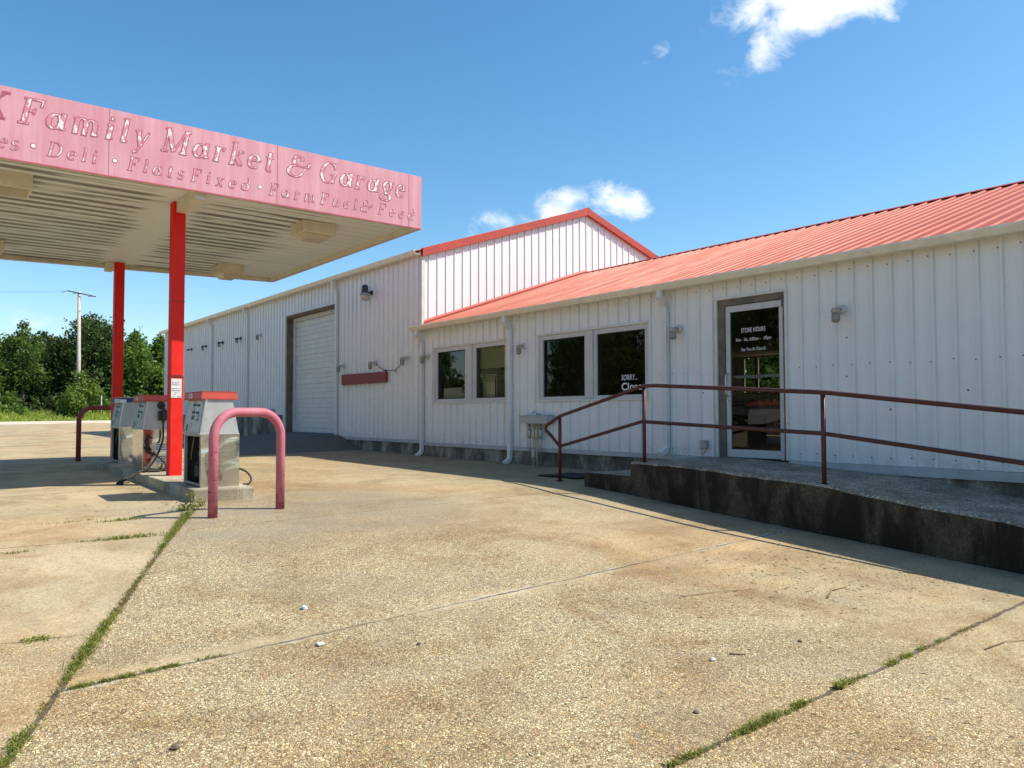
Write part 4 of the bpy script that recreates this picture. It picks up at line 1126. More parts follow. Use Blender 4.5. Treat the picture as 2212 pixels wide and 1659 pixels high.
for w_, a, b in (('es', .80, 1.01), ('Deli', 1.30, 1.83), ('Flats', 2.18, 2.86), ('Fixed', 2.95, 3.73), ('Farm', 4.01, 4.70), ('Fuel', 4.78, 5.37), ('&', 5.44, 5.66), ('Feed', 5.74, 6.38)): word(w_, a, b, 4.100, .182, sml, go=.022, gi_=-.022)
ma, mi = MB(), MB()
for x in (1.167, 2.044, 3.89): ma.lathe([(.032, -.0015), (.032, -.001)], (x, 10.65, 4.19), 'y', 18); mi.lathe([(.023, -.004), (.023, -.003)], (x, 10.65, 4.19), 'y', 18)
sub(ma, 'letter_outline', MAT['letter_edge'], can); sub(mi, 'letters', MAT['letter_white'], can)

def canopy_light(x0, x1, y0, y1, label, broken=False):
    t = empty('canopy_light', label, 'light fixture', ((x0+x1)/2, (y0+y1)/2, ZS), 0, 'light boxes under the canopy')
    mb = MB()
    if broken:
        for q in ((x0, x1, y0, y0+.02), (x0, x1, y1-.02, y1), (x0, x0+.02, y0+.021, y1-.021), (x1-.02, x1, y0+.021, y1-.021)): mb.box(*q, ZS-.20, ZS-.001)
    else: mb.box(x0, x1, y0, y1, ZS-.19, ZS-.001, bev=.012)
    sub(mb, 'housing', MAT['soffit_trim'], t)
    mb = MB(); i = .05
    if broken:
        mb.box(x0+.03, x1-.03, y0+.03, y1-.03, ZS-.07, ZS-.05); mb.box(x0+.10, x0+.22, y0+.2, y0+.3, ZS-.14, ZS-.071)
        sub(mb, 'reflector', MAT['display'], t)
    else:
        mb.hexa([(x0+.12, y0+.12, ZS-.265), (x1-.12, y0+.12, ZS-.265), (x0+.12, y1-.12, ZS-.265), (x1-.12, y1-.12, ZS-.265), (x0+i, y0+i, ZS-.191), (x1-i, y0+i, ZS-.191), (x0+i, y1-i, ZS-.191), (x1-i, y1-i, ZS-.191)], bev=.01)
        sub(mb, 'lens', MAT['lens'], t)
canopy_light(4.88, 5.44, 11.46, 11.97, 'cream light box under the canopy near its right front corner')
canopy_light(4.99, 5.48, 15.80, 16.40, 'cream light box under the canopy near its right rear corner')
canopy_light(.70, 1.26, 11.44, 11.97, 'open light box with missing lens under the canopy front, left of the near column', True)
canopy_light(.85, 1.36, 15.99, 16.55, 'light box under the canopy rear edge, left of the far column')

# ------------------------------------------------------------------ pump island and pumps
mb = MB()
mb.prism([(2.665, 9.33), (3.365, 9.24), (3.72, 17.25), (3.15, 17.30), (2.93, 16.55)], 'z', -.4, .14, bev=.02)
tag(mb.build('pump_island', MAT['island']), 'long low concrete island carrying the pumps and canopy columns', 'island')
def hose(mb, pts, r=.015): 
    P = [Vector(p) for p in pts]; out = []
    for i in range(len(P)-1):
        p0, p1, p2, p3 = P[max(i-1, 0)], P[i], P[i+1], P[min(i+2, len(P)-1)]
        for j in range(6):
            t = j/6
            out.append(.5*((2*p1)+(-p0+p2)*t+(2*p0-5*p1+4*p2-p3)*t*t+(-p0+3*p1-3*p2+p3)*t**3))
    out.append(P[-1]); mb.tube(out, r, 8)
def pump(loc, label, capm, frontopen=True, nozzle=False, blue=False, hz=1.):
    W, Lg = .45, .80
    t = empty('fuel_pump', label, 'fuel pump', loc, -.035, 'old fuel pumps on the island')
    t.scale = (1, 1, hz)
    # steel sides of the lower cabinet; the display side is left open
    mb = MB()
    mb.box(0, W, 0, .014, .0, .632, bev=.003); mb.box(0, W, Lg-.014, Lg, .0, .632, bev=.003); mb.box(W-.014, W, .015, Lg-.015, .0, .632)
    if not frontopen: mb.box(-.002, .012, .015, Lg-.015, .0, .632, bev=.003)
    mb.build('steel_panel', MAT['steel'], t)
    if frontopen:
        mb = MB(); mb.box(.20, .215, .015, Lg-.015, 0, .632); mb.box(.001, .2, .016, .02, 0, .63); mb.box(.001, .2, Lg-.02, Lg-.016, 0, .63); mb.box(0.002, .2, .02, Lg-.02, 0, .015); mb.build('dark_interior', MAT['dark_in'], t)
        mb = MB(); mb.box(.0, .03, .0155, .06, .0, .632); mb.box(.0, .03, Lg-.06, Lg-.0155, .0, .632); mb.box(.0, .03, .061, Lg-.061, .60, .632); mb.box(.0, .03, .061, Lg-.061, .016, .04); mb.build('frame', MAT['galv'], t)
        mb = MB(); mb.tube([(.10, .20, .02), (.10, .20, .60)], .018, 8); mb.tube([(.08, .62, .60), (.06, .70, .30)], .010, 6); mb.tube([(.12, .36, .60), (.12, .36, .38), (.12, .30, .34)], .016, 8); mb.box(.06, .14, .18, .34, .36, .42, bev=.006); mb.build('pipes', MAT['brown_metal'], t)
        mb = MB(); mb.lathe([(.055, .0), (.07, .04), (.06, .11), (.03, .13)], (.11, .26, .12), 'z', 12); mb.box(.06, .17, .36, .52, .10, .24, bev=.01); mb.tube([(.08, .5, .24), (.06, .3, .30)], .012, 6); mb.build('meter', MAT['rubber'], t)
    # head: sloping display sides, flat end plates
    z0, z1 = .638, 1.045
    bx0, bx1, tx0, tx1 = -.012, W-.012, .048, W-.09
    mb = MB(); mb.prism([(bx0, z0), (bx1, z0), (tx1, z1), (tx0, z1)], 'y', -.004, Lg+.004, bev=.004); mb.build('head', MAT['panel_grey'], t)
    mb = MB(); mb.box(bx0-.008, bx1+.008, -.010, Lg+.010, z0-.012, z0-.001, bev=.002)
    for s_ in (-.009, Lg+.0045): mb.hexa([(bx0-.003, s_, z0), (bx0+.022, s_, z0), (bx0-.003, s_+.0045, z0), (bx0+.022, s_+.0045, z0), (tx0-.003, s_, z1), (tx0+.022, s_, z1), (tx0-.003, s_+.0045, z1), (tx0+.022, s_+.0045, z1)])
    mb.build('edge_trim', MAT['alu'], t)
    # display face lies on the slope facing -x
    d = Vector((tx0-bx0, 0, z1-z0)); n = Vector((-(z1-z0), 0, tx0-bx0)).normalized()
    def face(u0, u1, v0, v1, th, mat, name, par):
        P = []
        for o in (0.0008, th):
            for v in (v0, v1):
                for u in (u0, u1):
                    q = Vector((bx0, 0, z0))+d*v+n*o+Vector((0, u, 0)); P.append(tuple(q))
        m_ = MB(); m_.hexa(P); return m_.build(name, mat, par)
    dp = face(.06, Lg-.06, .04, .97, .006, MAT['display'], 'display_panel', t)
    mbs = []
    for u0, u1, v0, v1 in ((.30, .44, .80, .88), (.12, .26, .79, .86), (.30, .44, .58, .66), (.12, .26, .57, .64), (.34, .40, .91, .93), (.34, .40, .70, .72), (.40, .43, .40, .53), (.35, .38, .40, .53), (.30, .33, .40, .53), (.12, .145, .37, .56), (.15, .19, .37, .42)):
        face(u0+.05, u1+.05, v0, v1, .008, MAT['ink'], 'readout', dp)
    face(.60, .66, .06, .26, .008, MAT['ink'], 'slot', dp)
    # cap
    zc0, zc1 = 1.050, 1.135
    mb = MB(); mb.hexa([(-.006, -.012, zc0), (W-.03, -.012, zc0), (-.006, Lg+.012, zc0), (W-.03, Lg+.012, zc0), (.004, -.004, zc1), (W-.04, -.004, zc1), (.004, Lg+.004, zc1), (W-.04, Lg+.004, zc1)], bev=.004); cp = mb.build('cap', capm, t)
    mb = MB(); mb.box(-.016, W-.02, -.022, Lg+.022, zc0-.006, zc0-.0005); mb.box(0, W-.036, -.008, Lg+.008, zc1+.0005, zc1+.006); mb.build('cap_trim', MAT['alu'] if blue else MAT['cap_red'], cp)
    if not blue:
        mb = MB(); mb.box(-.012, -.0035, .40, .54, zc0+.016, zc1-.016); pl = mb.build('badge', MAT['white_plate'], cp)
        mb = MB(); mb.box(-.0135, -.0125, .42, .52, zc0+.048, zc0+.058); mb.box(-.0135, -.0125, .42, .52, zc0+.030, zc0+.038); mb.build('badge_print', MAT['ink'], cp)
    else:
        mb = MB(); mb.box(-.03, -.007, -.03, .36, zc0+.0, zc1-.02); mb.box(-.02, .10, -.03, -.013, zc0+.0, zc1-.03); mb.build('loose_panel', MAT['white_plate'], cp)
    if nozzle:
        mb = MB(); mb.lathe([(.052, -.005), (.058, -.02), (.046, -.05), (.03, -.055)], (.245, 0, .985), 'y', 14); mb.box(.20, .265, -.055, -.006, .76, .90, bev=.012); mb.build('nozzle_boot', MAT['rubber'], t)
        mb = MB(); mb.tube([(.245, -.05, .99), (.265, -.075, .93), (.275, -.085, .80), (.262, -.075, .74)], [.018, .026, .03, .022], 10); mb.tube([(.30, -.075, .92), (.32, -.07, .85), (.30, -.08, .76)], .010, 6); mb.build('nozzle', MAT['rubber'], t)
        mb = MB(); hose(mb, [(.262, -.075, .75), (.262, -.09, .62), (.25, -.11, .45), (.16, -.13, .22), (.04, -.16, .06), (-.10, -.20, .015), (-.28, -.30, -.05), (-.42, -.45, -.115)])
        hose(mb, [(.02, -.03, .36), (.08, -.10, .30), (.20, -.14, .22), (.30, -.13, .08), (.20, -.14, .02), (0, -.12, .02), (-.10, -.2, .02), (-.2, -.34, -.03), (-.40, -.42, -.115), (-.36, -.52, -.12)])
        hose(mb, [(.5, -.02, .03), (.35, -.14, .02), (.15, -.1, .03), (-.05, -.12, .02), (-.2, -.24, -.02), (-.38, -.5, -.12)]); mb.build('hose', MAT['rubber'], t)
        mb = MB(); mb.tube([(.12, -.03, .50), (.07, -.05, .53), (.05, -.05, .47), (.06, -.06, .38), (.10, -.08, .32)], [.014, .022, .026, .022, .016], 8); mb.build('nozzle', MAT['rubber'], t)
        for z in ((.29, .42), (.12, .24)):
            mb = MB(); mb.box(.16, .36, -.004, -.0012, *z); st = mb.build('sticker', MAT['white_plate'], t)
            mb = MB()
            for i in range(4): mb.box(.175+.01*(i % 2), .345-.015*((i*7) % 3), -.0055, -.0045, z[1]-.022-.026*i, z[1]-.012-.026*i)
            mb.build('sticker_print', MAT['ink'], st)
    return t
p1 = pump((2.80, 9.50, .141), 'nearest fuel pump with red top and open dark lower front, behind the pink guard', MAT['cap_red'])
mb = MB(); hose(mb, [(.446, .30, .17), (.52, .26, .19), (.60, .20, .15), (.64, .14, .07), (.60, .10, .012), (.53, .10, .005)], .013)
mb.build('hose', MAT['rubber'], p1)
p2 = pump((2.885, 12.66, .141), 'middle fuel pump with black nozzle and hose, just left of the near red column', MAT['cap_red'], False, True, hz=1.02)
p3 = pump((3.08, 15.24, .141), 'farthest fuel pump with navy blue top, in front of the far red column', MAT['cap_blue'], True, False, True, hz=1.03)

# ------------------------------------------------------------------ guard rails (bent pipe)
def guard(pa, pb, top, label, mat, r=.0475, chips=True):
    ax, ay = pa; bx, by = pb; za, zb = float(zg(ax, ay)), float(zg(bx, by)); d = Vector((bx-ax, by-ay, 0)); Ld = d.length; d.normalize()
    rad = .26
    pts = [Vector((ax, ay, za-.05))]
    for i in range(13):
        t = math.pi*.5*i/12; pts.append(Vector((ax, ay, top-r-rad+rad*math.sin(t)))+d*(rad-rad*math.cos(t)))
    for i in range(13):
        t = math.pi*.5*(1-i/12); pts.append(Vector((bx, by, top-r-rad+rad*math.sin(t)))-d*(rad-rad*math.cos(t)))
    pts.append(Vector((bx, by, zb-.05)))
    mb = MB(); mb.tube(pts, r, 18); o = mb.build('pipe_guard', mat)
    tag(o, label, 'bollard', 'bent pipe guards at the ends of the island')
    if chips:
        mb = MB(); random.seed(9)
        for k in range(30):
            p = Vector(pa+(0,)) if random.random() < .55 else Vector(pb+(0,))
            z = random.uniform(.08, .78); a = random.uniform(math.pi*.85, math.pi*1.75); h = random.uniform(.004, .016); w = random.uniform(.05, .16)
            q = []
            for da, dz in ((-w, -h), (w, -h*.6), (w*.8, h), (-w*.7, h*.7)): q.append((p.x+(r+.0012)*math.cos(a+da), p.y+(r+.0012)*math.sin(a+da), z+dz))
            mb.quad(*q)
        c = mb.build('paint_chips', MAT['bollard_chip']); c.parent = o
    return o
guard((2.487, 8.02), (3.255, 8.20), 1.075, 'pink chalky bent pipe guard at the near end of the pump island', MAT['bollard'])
guard((2.88, 18.0), (3.70, 18.0), 1.20, 'dark red bent pipe guard at the far end of the pump island', paint('dark_red_pipe', (.22, .03, .035), .55, .15))

# ------------------------------------------------------------------ trees and plants
def crown_arrays(lobes, n, size, seed, up=.25, flat=.0):
    g = np.random.default_rng(seed); w = np.array([l[3]*l[4] for l in lobes]); w = w/w.sum()
    idx = g.choice(len(lobes), n, p=w); Lb = np.array(lobes)[idx]
    d = g.normal(size=(n, 3)); d /= np.linalg.norm(d, axis=1)[:, None]
    ph = g.uniform(0, 6.28, (4, 3))
    lump = 1+.20*np.sin(d[:, 0]*5+ph[0, 0]+Lb[:, 0]*3)+.16*np.sin(d[:, 1]*7+ph[1, 1]+Lb[:, 1]*2)+.14*np.sin(d[:, 2]*6+ph[2, 0])
    rad = g.uniform(.25, 1, n)**.42*lump
    P = Lb[:, :3]+d*np.stack([Lb[:, 3], Lb[:, 3], Lb[:, 4]], 1)*rad[:, None]
    # clumps: pull leaves toward random twig ends
    m = max(n//14, 1); tw = P[g.choice(n, m, replace=False)]; own = g.integers(0, m, n)
    near = g.random(n) < .55
    jit = g.normal(0, size*1.1, (n, 3)); P[near] = tw[own[near]]+jit[near]
    nrm = d+g.normal(0, .7, (n, 3)); nrm[:, 2] += up; nrm /= np.linalg.norm(nrm, axis=1)[:, None]
    a = np.cross(nrm, g.normal(size=(n, 3))); a /= np.linalg.norm(a, axis=1)[:, None]; b = np.cross(nrm, a)
    s = size*g.uniform(.6, 1.35, n)[:, None]
    V = np.stack([P-a*s, P+b*s*.55+nrm*s*.12, P+a*s, P-b*s*.55+nrm*s*.12], 1).reshape(-1, 3)
    return V, np.arange(4*n).reshape(n, 4)
def tree_mesh(name, H, Wd, n, seed, size=.20, low=.25, lob=13, lean=0.):
    """crown arrays for a tree of height H and crown width Wd standing at the origin"""
    r = random.Random(seed); L = []
    zc = H*(low+(1-low)*.5)
    for k in range(lob):
        t = (k+.5)/lob; z = H*(low+(1-low-.12)*t)
        taper = math.sin(math.pi*min(max(.18+.80*t, 0), 1))**.7
        a = r.uniform(0, 6.28); q = r.uniform(.15, .75)*Wd*.5*taper
        rr = Wd*r.uniform(.17, .30)*(.65+.5*taper)
        L.append((q*math.cos(a)+lean*t, q*math.sin(a), z, rr, rr*r.uniform(.7, 1.0)))
    L.append((lean*.8, 0, H*.90, Wd*.14, H*.11)); L.append((r.uniform(-.3, .3), 0, H*.97, Wd*.06, H*.05))
    return L
def make_tree(name, label, H, Wd, n, seed, mat, size=.2, low=.25, group='trees', lean=0., cat='tree'):
    t = empty(name, label, cat, (0, 0, 0), 0, group)
    L = tree_mesh(name, H, Wd, n, seed, size, low, lean=lean)
    V, Q = crown_arrays(L, n, size, seed); quick('crown', V, Q, mat, t)
    r = random.Random(seed); mb = MB(); tr = .035*H*.5
    mb.tube([(0, 0, -.3), (.05, 0, H*.2), (lean*.3, .1, H*.45), (lean*.7, 0, H*.8)], [tr*1.3, tr, tr*.7, tr*.2], 9)
    for l in L[2:11]:
        z0 = l[2]*r.uniform(.5, .8); mb.tube([(lean*.4*z0/H, 0, z0), (l[0]*.5, l[1]*.5, (z0+l[2])/2+.1), (l[0]*.95, l[1]*.95, l[2])], [tr*.5, tr*.3, tr*.08], 6)
    mb.build('trunk', MAT['bark'], t)
    return t
def put(o, x, y, rz, sc, label=None, fresh=False, group=None):
    c = o if fresh else copy_tree(o)
    c.location = (x, y, float(zg(x, y))-.05); c.rotation_euler = (0, 0, rz); c.scale = (sc, sc, sc) if not isinstance(sc, tuple) else sc
    if label: c['label'] = label
    if group: c['group'] = group
    return c
GT = 'trees along the far edge of the lot'
T_oak = make_tree('oak_tree', 'tallest dark oak behind the pale utility pole', 9.4, 8.0, 15000, 21, MAT['leaf_dark'], .155, .10, GT)
T_mid = make_tree('broadleaf_tree', 'mid green tree at the left edge of the view beyond the lot', 7.6, 6.0, 11000, 33, MAT['leaf_mid'], .155, .08, GT)
T_brt = make_tree('vine_tree', 'bright vine covered tree right of the far red column', 8.2, 5.2, 11000, 47, MAT['leaf_bright'], .17, .06, GT)
T_air = make_tree('sapling_tree', 'thin airy treetop rising left of the dark oak', 8.4, 3.4, 3200, 58, MAT['leaf_mid'], .13, .35, GT)
put(T_oak, 13.3, 79, .4, 1.0, fresh=True)
put(T_oak, 10.2, 81, 2.3, (.95, .95, .83), 'dark rounded tree left of the utility pole, lower than the oak')
put(T_oak, 15.6, 82, 4.0, (.8, .8, .93), 'dark tree standing directly behind the far red column')
put(T_mid, 5.6, 78, .3, 1.0, fresh=True)
put(T_mid, 7.7, 84, 2.0, (1, 1, .98), 'mid green tree behind the leftmost tree of the far edge')
put(T_mid, 12.0, 88, 2.9, (1.2, 1.2, .95), 'mid green tree filling the gap behind the dark oak')
put(T_brt, 17.3, 79, .2, .98, fresh=True)
put(T_brt, 19.6, 80, 1.7, (1.05, 1.05, .96), 'bright vine covered tree between the two red columns')
put(T_brt, 21.9, 81, 3.9, (1.1, 1.1, 1.0), 'bright tree farthest right, partly behind the garage end')
put(T_air, 8.1, 77.5, .3, 1.0, fresh=True)
put(T_air, 9.1, 79, 2.2, (.9, .9, .86), 'small airy treetop close beside the tall airy one')
# the wood that runs round the road side: seen in the window reflections
GW = 'wood across the road, mirrored in the windows'
random.seed(21)
k = 0
for x, y in ((0, 82), (-6, 84), (-12, 82), (-18, 80), (-24, 76), (-29, 71), (-33, 65), (-35, 58), (-36, 51), (-37, 44), (-37, 37), (-38, 30), (-38, 23), (-38, 16), (-39, 9), (-39, 2), (-39, -5)):
    o = (T_oak, T_oak, T_mid)[k % 3]; k += 1
    sc = random.uniform(1.05, 1.35)
    put(o, x+random.uniform(-1.5, 1.5), y+random.uniform(-1.5, 1.5), random.uniform(0, 6), (sc, sc, sc*random.uniform(.95, 1.15)),
        'dark tree of the wood across the road, mirrored in the store windows', group=GW)
# trees behind the store, seen through its rear window
for i, (x, y) in enumerate(((27, 15.5), (29, 19.5), (28.5, 23.5))):
    put(T_brt, x, y, i*1.9, .8, 'green tree behind the store, seen through its rear window', group='trees behind the store')
# shrubs
GS = 'shrubs at the foot of the trees'
def make_shrub(label, H, Wd, n, seed, mat, size=.13):
    t = empty('shrub', label, 'shrub', (0, 0, 0), 0, GS); r = random.Random(seed)
    L = [(r.uniform(-.35, .35)*Wd, r.uniform(-.3, .3)*Wd, H*r.uniform(.15, .55), Wd*.24, H*.22) for _ in range(8)]+[(0, 0, H*.7, Wd*.16, H*.22), (.05, 0, H*.88, Wd*.07, H*.1)]
    V, Q = crown_arrays(L, n, size, seed); quick('leaves', V, Q, mat, t)
    mb = MB()
    for l in L: mb.tube([(0, 0, -.1), (l[0]*.5, l[1]*.5, l[2]*.5), (l[0], l[1], l[2])], [.03, .02, .008], 5)
    mb.build('stems', MAT['bark'], t); return t
sh = make_shrub('pointed yellow green shrub growing around the utility pole', 4.0, 3.0, 3600, 71, MAT['leaf_yellow'])
put(sh, 11.05, 68.6, 0, 1.0, fresh=True)
sh2 = make_shrub('low bright bush at the left edge of the far grass', 2.2, 2.8, 2600, 72, MAT['leaf_bright'])
put(sh2, 6.4, 70.5, .5, 1., fresh=True)
put(sh2, 13.6, 73, 2., (1., 1., .9), 'low bright bush right of the utility pole shrub')
put(sh2, 17.0, 73.5, 3., (1.1, 1.1, 1.1), 'low bright bush just right of the far red column')
# shadowy undergrowth under the trees and tall grass in front
g = np.random.default_rng(5)
L = [(x, 76.5+g.uniform(-1.2, 2.5), .55+.9*g.random(), 1.5, .75+.6*g.random()) for x in np.arange(-14, 26, .9)]
V, Q = crown_arrays(L, 15000, .19, 5); V[:, 2] += .55
tag(quick('undergrowth', V, Q, MAT['leaf_dark']), kind='stuff')
def blades(P, h, w, lean, seed, segs=2):
    g = np.random.default_rng(seed); n = len(P); a = g.uniform(0, 2*np.pi, n); dx = np.stack([np.cos(a), np.sin(a), 0*a], 1)
    b = g.uniform(0, 2*np.pi, n); ld = np.stack([np.cos(b), np.sin(b), 0*b], 1)*(lean*h*g.uniform(.2, 1.3, n))[:, None]
    up = np.zeros((n, 3)); up[:, 2] = h*g.uniform(.75, 1.0, n)
    M_ = P+up*.55+ld*.35; T_ = P+up*np.clip(1-.3*lean, .4, 1)+ld; ww = (w*np.ones(n))[:, None]
    V = np.stack([P-dx*ww, P+dx*ww, M_+dx*ww*.75, M_-dx*ww*.75, T_+dx*ww*.1, T_-dx*ww*.1], 1).reshape(-1, 3)
    i = np.arange(n)[:, None]*6
    Q = np.concatenate([i+np.array([0, 1, 2, 3]), i+np.array([3, 2, 4, 5])], 0)
    return V, Q
n = 26000
x = g.uniform(-16, 26, n); y = 65.2+g.random(n)**1.2*11
hh = (.25+.75*np.clip((y-65.2)/3.5, 0, 1))*(.6+.5*np.sin(x*1.3+.5*y)**2)*g.uniform(.5, 1.2, n)
P = np.stack([x, y, zg(x, y)-.06], 1)
V, Q = blades(P, hh, .028, .5, 6); tag(quick('tall_grass', V, Q, MAT['grass']), kind='stuff')

# utility pole
t = empty('utility_pole', 'pale wooden utility pole with crooked crossarm in front of the dark trees', 'utility pole', (11.0, 70, .5))
mb = MB(); mb.tube([(11.2, 70, .3), (11.1, 70, 5), (11.03, 70, 10.85)], [.17, .15, .115], 14); sub(mb, 'pole', MAT['pole'], t)
mb = MB(); mb.tube([(10.25, 70.3, 10.90), (11.03, 69.9, 10.74)], .045, 8); mb.tube([(11.03, 69.9, 10.74), (12.12, 69.4, 10.50)], .045, 8); mb.tube([(10.25, 70.3, 10.90), (9.82, 69.9, 10.70)], .025, 6); mb.tube([(10.98, 69.6, 10.72), (10.5, 69.4, 10.6)], .025, 6); mb.tube([(12.0, 69.4, 10.52), (11.5, 69, 10.40)], .025, 6); sub(mb, 'crossarm', MAT['bark'], t)
mb = MB(); 
for z in (10.80, 10.55): mb.lathe([(.06, .06), (.07, 0), (.06, -.06)], (11.03, 69.86, z), 'z', 8)
sub(mb, 'insulators', MAT['white_plate'], t)
mb = MB()
for (a, b) in (((9.82, 69.9, 10.70), (-40, 62, 9.6)), ((10.25, 70.3, 10.9), (-40, 64, 9.9))):
    A_, B_ = Vector(a), Vector(b); pts = [A_.lerp(B_, i/14)-Vector((0, 0, 1.6*math.sin(math.pi*i/14))) for i in range(15)]; mb.tube(pts, .006, 5)
tag(mb.build('overhead_wires', MAT['wire']), 'faint overhead wires running left from the utility pole', 'wires')
mb = MB(); mb.tube([(13.05, 71.5, .3), (13.05, 71.5, 3.0)], .05, 8); tag(mb.build('marker_post', MAT['pole']), 'thin pale post in the bushes right of the utility pole', 'post')

# ------------------------------------------------------------------ weeds in the joints, stones, twigs
g = np.random.default_rng(8)
def clump(cx, cy, n, sx, sy, ang=0.):
    u = g.normal(0, 1, (n, 2))*[sx, sy]; c, s = math.cos(ang), math.sin(ang)
    return np.stack([cx+u[:, 0]*c-u[:, 1]*s, cy+u[:, 0]*s+u[:, 1]*c], 1)
def lay(name, specs, mat, seed):
    Vs, Qs, o = [], [], 0
    for k, (pts, h, w, lean) in enumerate(specs):
        q = pts[:, 0]+pts[:, 1]; keep = (np.sin(q*47+k)+np.sin(q*19+2*k)*.8+g.normal(0, .5, len(q))) > -.45; pts = pts[keep]
        P = np.stack([pts[:, 0], pts[:, 1], zg(pts[:, 0], pts[:, 1])-.003], 1)
        hh = h*np.random.default_rng(seed+k).uniform(.4, 1.2, len(P)); V, Q = blades(P, hh, w, lean, seed+k); Vs.append(V); Qs.append(Q+o); o += len(V)
    return tag(quick(name, np.concatenate(Vs), np.concatenate(Qs), mat), kind='stuff')
AX = lambda y: .4246*(y-2.82)
an_ = math.atan2(1, .4246)
gs, ds = [], []
for y, n, L_, h in ((3.28, 500, .10, .035), (3.62, 800, .10, .05), (3.80, 600, .07, .055), (4.42, 300, .05, .045), (4.62, 900, .09, .055), (4.80, 1100, .08, .06), (5.02, 700, .08, .055), (5.18, 500, .06, .06), (6.05, 250, .08, .035), (6.9, 700, .16, .055), (7.35, 900, .18, .07), (7.75, 1200, .2, .09), (8.15, 900, .14, .12)):
    gs.append((clump(AX(y), y, int(n*.45), L_, .010+.008*(h > .05), an_), h*.85, .0030, .9))
for y, n, L_ in ((3.4, 350, .15), (4.2, 150, .1), (5.5, 450, .16), (5.85, 350, .14), (6.4, 300, .15)): ds.append((clump(AX(y), y, n, L_, .014, an_), .03, .003, 1.0))
for x, n, s_ in ((.72, 220, .03), (.86, 380, .04), (.98, 360, .04), (1.12, 160, .03), (1.33, 70, .03)): gs.append((clump(x, 4.24+.043*x, n, s_, .010), .028, .003, 1.0))
for x, n, s_, h in ((2.53, 260, .04, .035), (2.63, 260, .04, .03), (2.97, 330, .05, .035), (3.08, 420, .05, .04), (3.17, 300, .04, .05), (3.36, 260, .03, .03), (3.45, 300, .03, .045), (3.83, 380, .04, .05), (3.98, 200, .03, .035), (4.36, 180, .03, .035), (4.55, 200, .03, .03), (4.72, 120, .03, .03), (5.0, 120, .05, .02)): gs.append((clump(x, 2.085+.012*x, n, s_, .010), h, .003, .9))
for x, n, s_ in ((2.8, 200, .12), (3.25, 120, .1), (4.9, 150, .1), (5.45, 260, .12), (5.3, 160, .08), (5.9, 120, .15)): ds.append((clump(x, 2.085+.012*x, n, s_, .012), .018, .0025, 1.2))
for x, y, n, s_, h in ((.62, 5.10, 160, .05, .03), (1.62, 7.42, 380, .11, .05), (1.35, 7.45, 120, .08, .03), (.75, 7.3, 80, .06, .03), (1.75, 8.4, 260, .10, .04), (1.35, 8.6, 100, .15, .03), (2.55, 8.95, 160, .08, .07), (2.40, 8.75, 140, .08, .05)): gs.append((clump(x, y, n, s_, .025), h, .004, .9))
lay('joint_weeds', gs, MAT['weed'], 100); lay('dry_joint_weeds', ds, MAT['weed_dry'], 300)
# leafy weed at the island corner
t = empty('leafy_weed', 'small leafy weed growing at the near corner of the pump island', 'weed', (2.50, 8.78, 0))
V, Q = crown_arrays([(2.50, 8.78, .10, .06, .08), (2.42, 8.72, .04, .08, .04), (2.58, 8.70, .05, .06, .05)], 70, .024, 4, .5); V[:, 2] += float(zg(2.5, 8.78)); o = quick('leaves', V, Q, MAT['weed']); o.parent = t; fixp(o)
mb = MB(); z0 = float(zg(2.5, 8.78))
for a, b in ((2.53, .20), (2.47, .15), (2.56, .11)): mb.tube([(2.50, 8.78, z0), ((2.5+a)/2, 8.78, z0+b*.6), (a+.02, 8.76, z0+b)], .004, 5)
sub(mb, 'stems', MAT['weed_dry'], t)
# litter of dead leaves and grit drifted on the slab
Pl = []
for cx, cy, n, sx, sy in ((1.2, 9.6, 130, 1.0, .5), (.6, 8.6, 110, .8, .4), (2.3, 9.3, 90, .15, .5), (2.45, 10.3, 160, .10, .8), (5.9, 4.0, 260, .45, .35), (5.6, 3.3, 220, .5, .3), (6.4, 2.9, 160, .2, .4), (5.2, 3.0, 160, .9, .5), (4.4, 3.2, 120, 1.2, .7), (7.6, 11.2, 90, .5, 1.2), (1.6, 17.6, 200, 1.1, .35), (4.6, 1.7, 120, 1.0, .25), (3.5, 3.2, 130, 1.3, .9)):
    Pl.append(clump(cx, cy, n, sx, sy))
Pl = np.concatenate(Pl); n = len(Pl); a = g.uniform(0, 6.28, n); ln = .004+.026*g.random(n)**2; wd = ln*g.uniform(.10, .35, n)
z = zg(Pl[:, 0], Pl[:, 1])+.003
u = np.stack([np.cos(a)*ln, np.sin(a)*ln, g.uniform(-.3, .6, n)*.006], 1); v = np.stack([-np.sin(a)*wd, np.cos(a)*wd, 0*a+.002], 1); P = np.stack([Pl[:, 0], Pl[:, 1], z], 1)
V = np.stack([P-u, P+v, P+u, P-v], 1).reshape(-1, 3)
a_ = M('dead_leaf_litter'); gm = a_.n('ShaderNodeNewGeometry'); a_.set(a_.ramp(gm.outputs['Random Per Island'], [(0, (.10, .07, .04)), (.35, (.26, .19, .10)), (.7, (.46, .38, .23)), (1, (.24, .21, .09))]), .9, 0, .2)
tag(quick('leaf_litter', V, np.arange(4*n).reshape(n, 4), a_.m), kind='stuff')
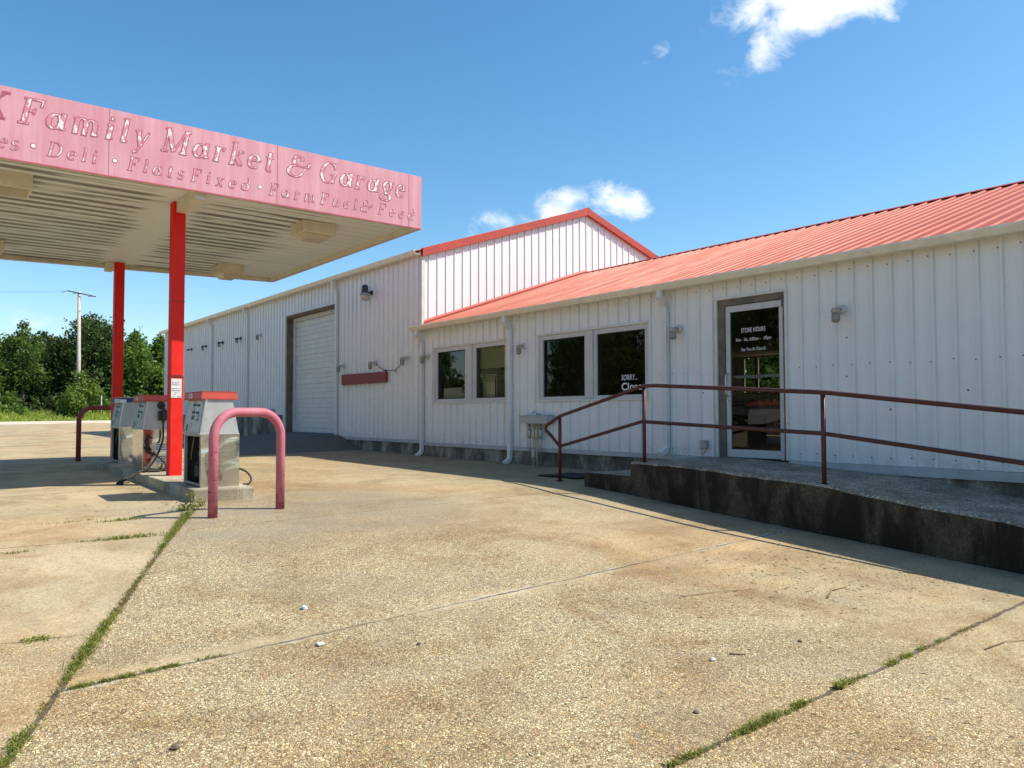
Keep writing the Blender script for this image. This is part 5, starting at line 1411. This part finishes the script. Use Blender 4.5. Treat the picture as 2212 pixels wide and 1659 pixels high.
def stone(x, y, r, mat, label, seed):
    rr = random.Random(seed); bm = bmesh.new(); bmesh.ops.create_icosphere(bm, subdivisions=2, radius=r)
    ph = [rr.uniform(0, 6) for _ in range(4)]
    for v in bm.verts:
        q = v.co/r; f = 1+.18*math.sin(3*q.x+ph[0])+.15*math.sin(4*q.y+ph[1])+.12*math.sin(5*q.z+ph[2]); v.co *= f; v.co.z *= .65; v.co.x *= 1.2
    me = bpy.data.meshes.new('stone'); bm.to_mesh(me); bm.free(); o = link('stone', me, mat); o.location = (x, y, float(zg(x, y))+r*.5); o.rotation_euler = (0, 0, rr.uniform(0, 6)); tag(o, label, 'stone', 'loose stones on the slab')
stone(2.08, 4.81, .020, MAT['stone'], 'white stone just above the long joint, farther of the two white ones at left', 1)
stone(1.885, 4.15, .020, MAT['stone'], 'white stone just below the long joint, nearer of the two white ones at left', 2)
stone(.913, 3.39, .016, MAT['stone_dark'], 'dark stone near the bottom left corner of the view', 3)
stone(3.567, 2.74, .015, MAT['stone'], 'white pebble beside a dark twig, above the weedy front joint', 4)
stone(4.258, 2.63, .011, MAT['stone_dark'], 'small grey stone right of the white pebble', 5)
stone(2.96, 2.37, .012, MAT['stone_dark'], 'brown pebble left of the weedy front joint', 6)
stone(2.35, 3.85, .013, MAT['stone_dark'], 'reddish brown bit on the open slab below the long joint', 7)
def twig(pts, r, label):
    mb = MB(); mb.tube([(x, y, float(zg(x, y))+h) for x, y, h in pts], r, 6); tag(mb.build('twig', MAT['twig']), label, 'twig', 'dry twigs on the slab')
twig([(5.25, 3.02, .008), (5.45, 3.10, .012), (5.66, 3.10, .006)], .0055, 'thick pale twig lying near the edge of the building shadow')
twig([(4.35, 3.62, .006), (4.7, 3.55, .01), (4.98, 3.46, .004)], .0025, 'long thin twig lying just below the far joint at right')
twig([(3.72, 2.74, .005), (3.80, 2.69, .006)], .006, 'short dark twig beside the white pebble')
twig([(5.05, 1.92, .006), (5.3, 1.90, .009), (5.45, 1.84, .006)], .0035, 'pale forked twig near the right edge of the view')
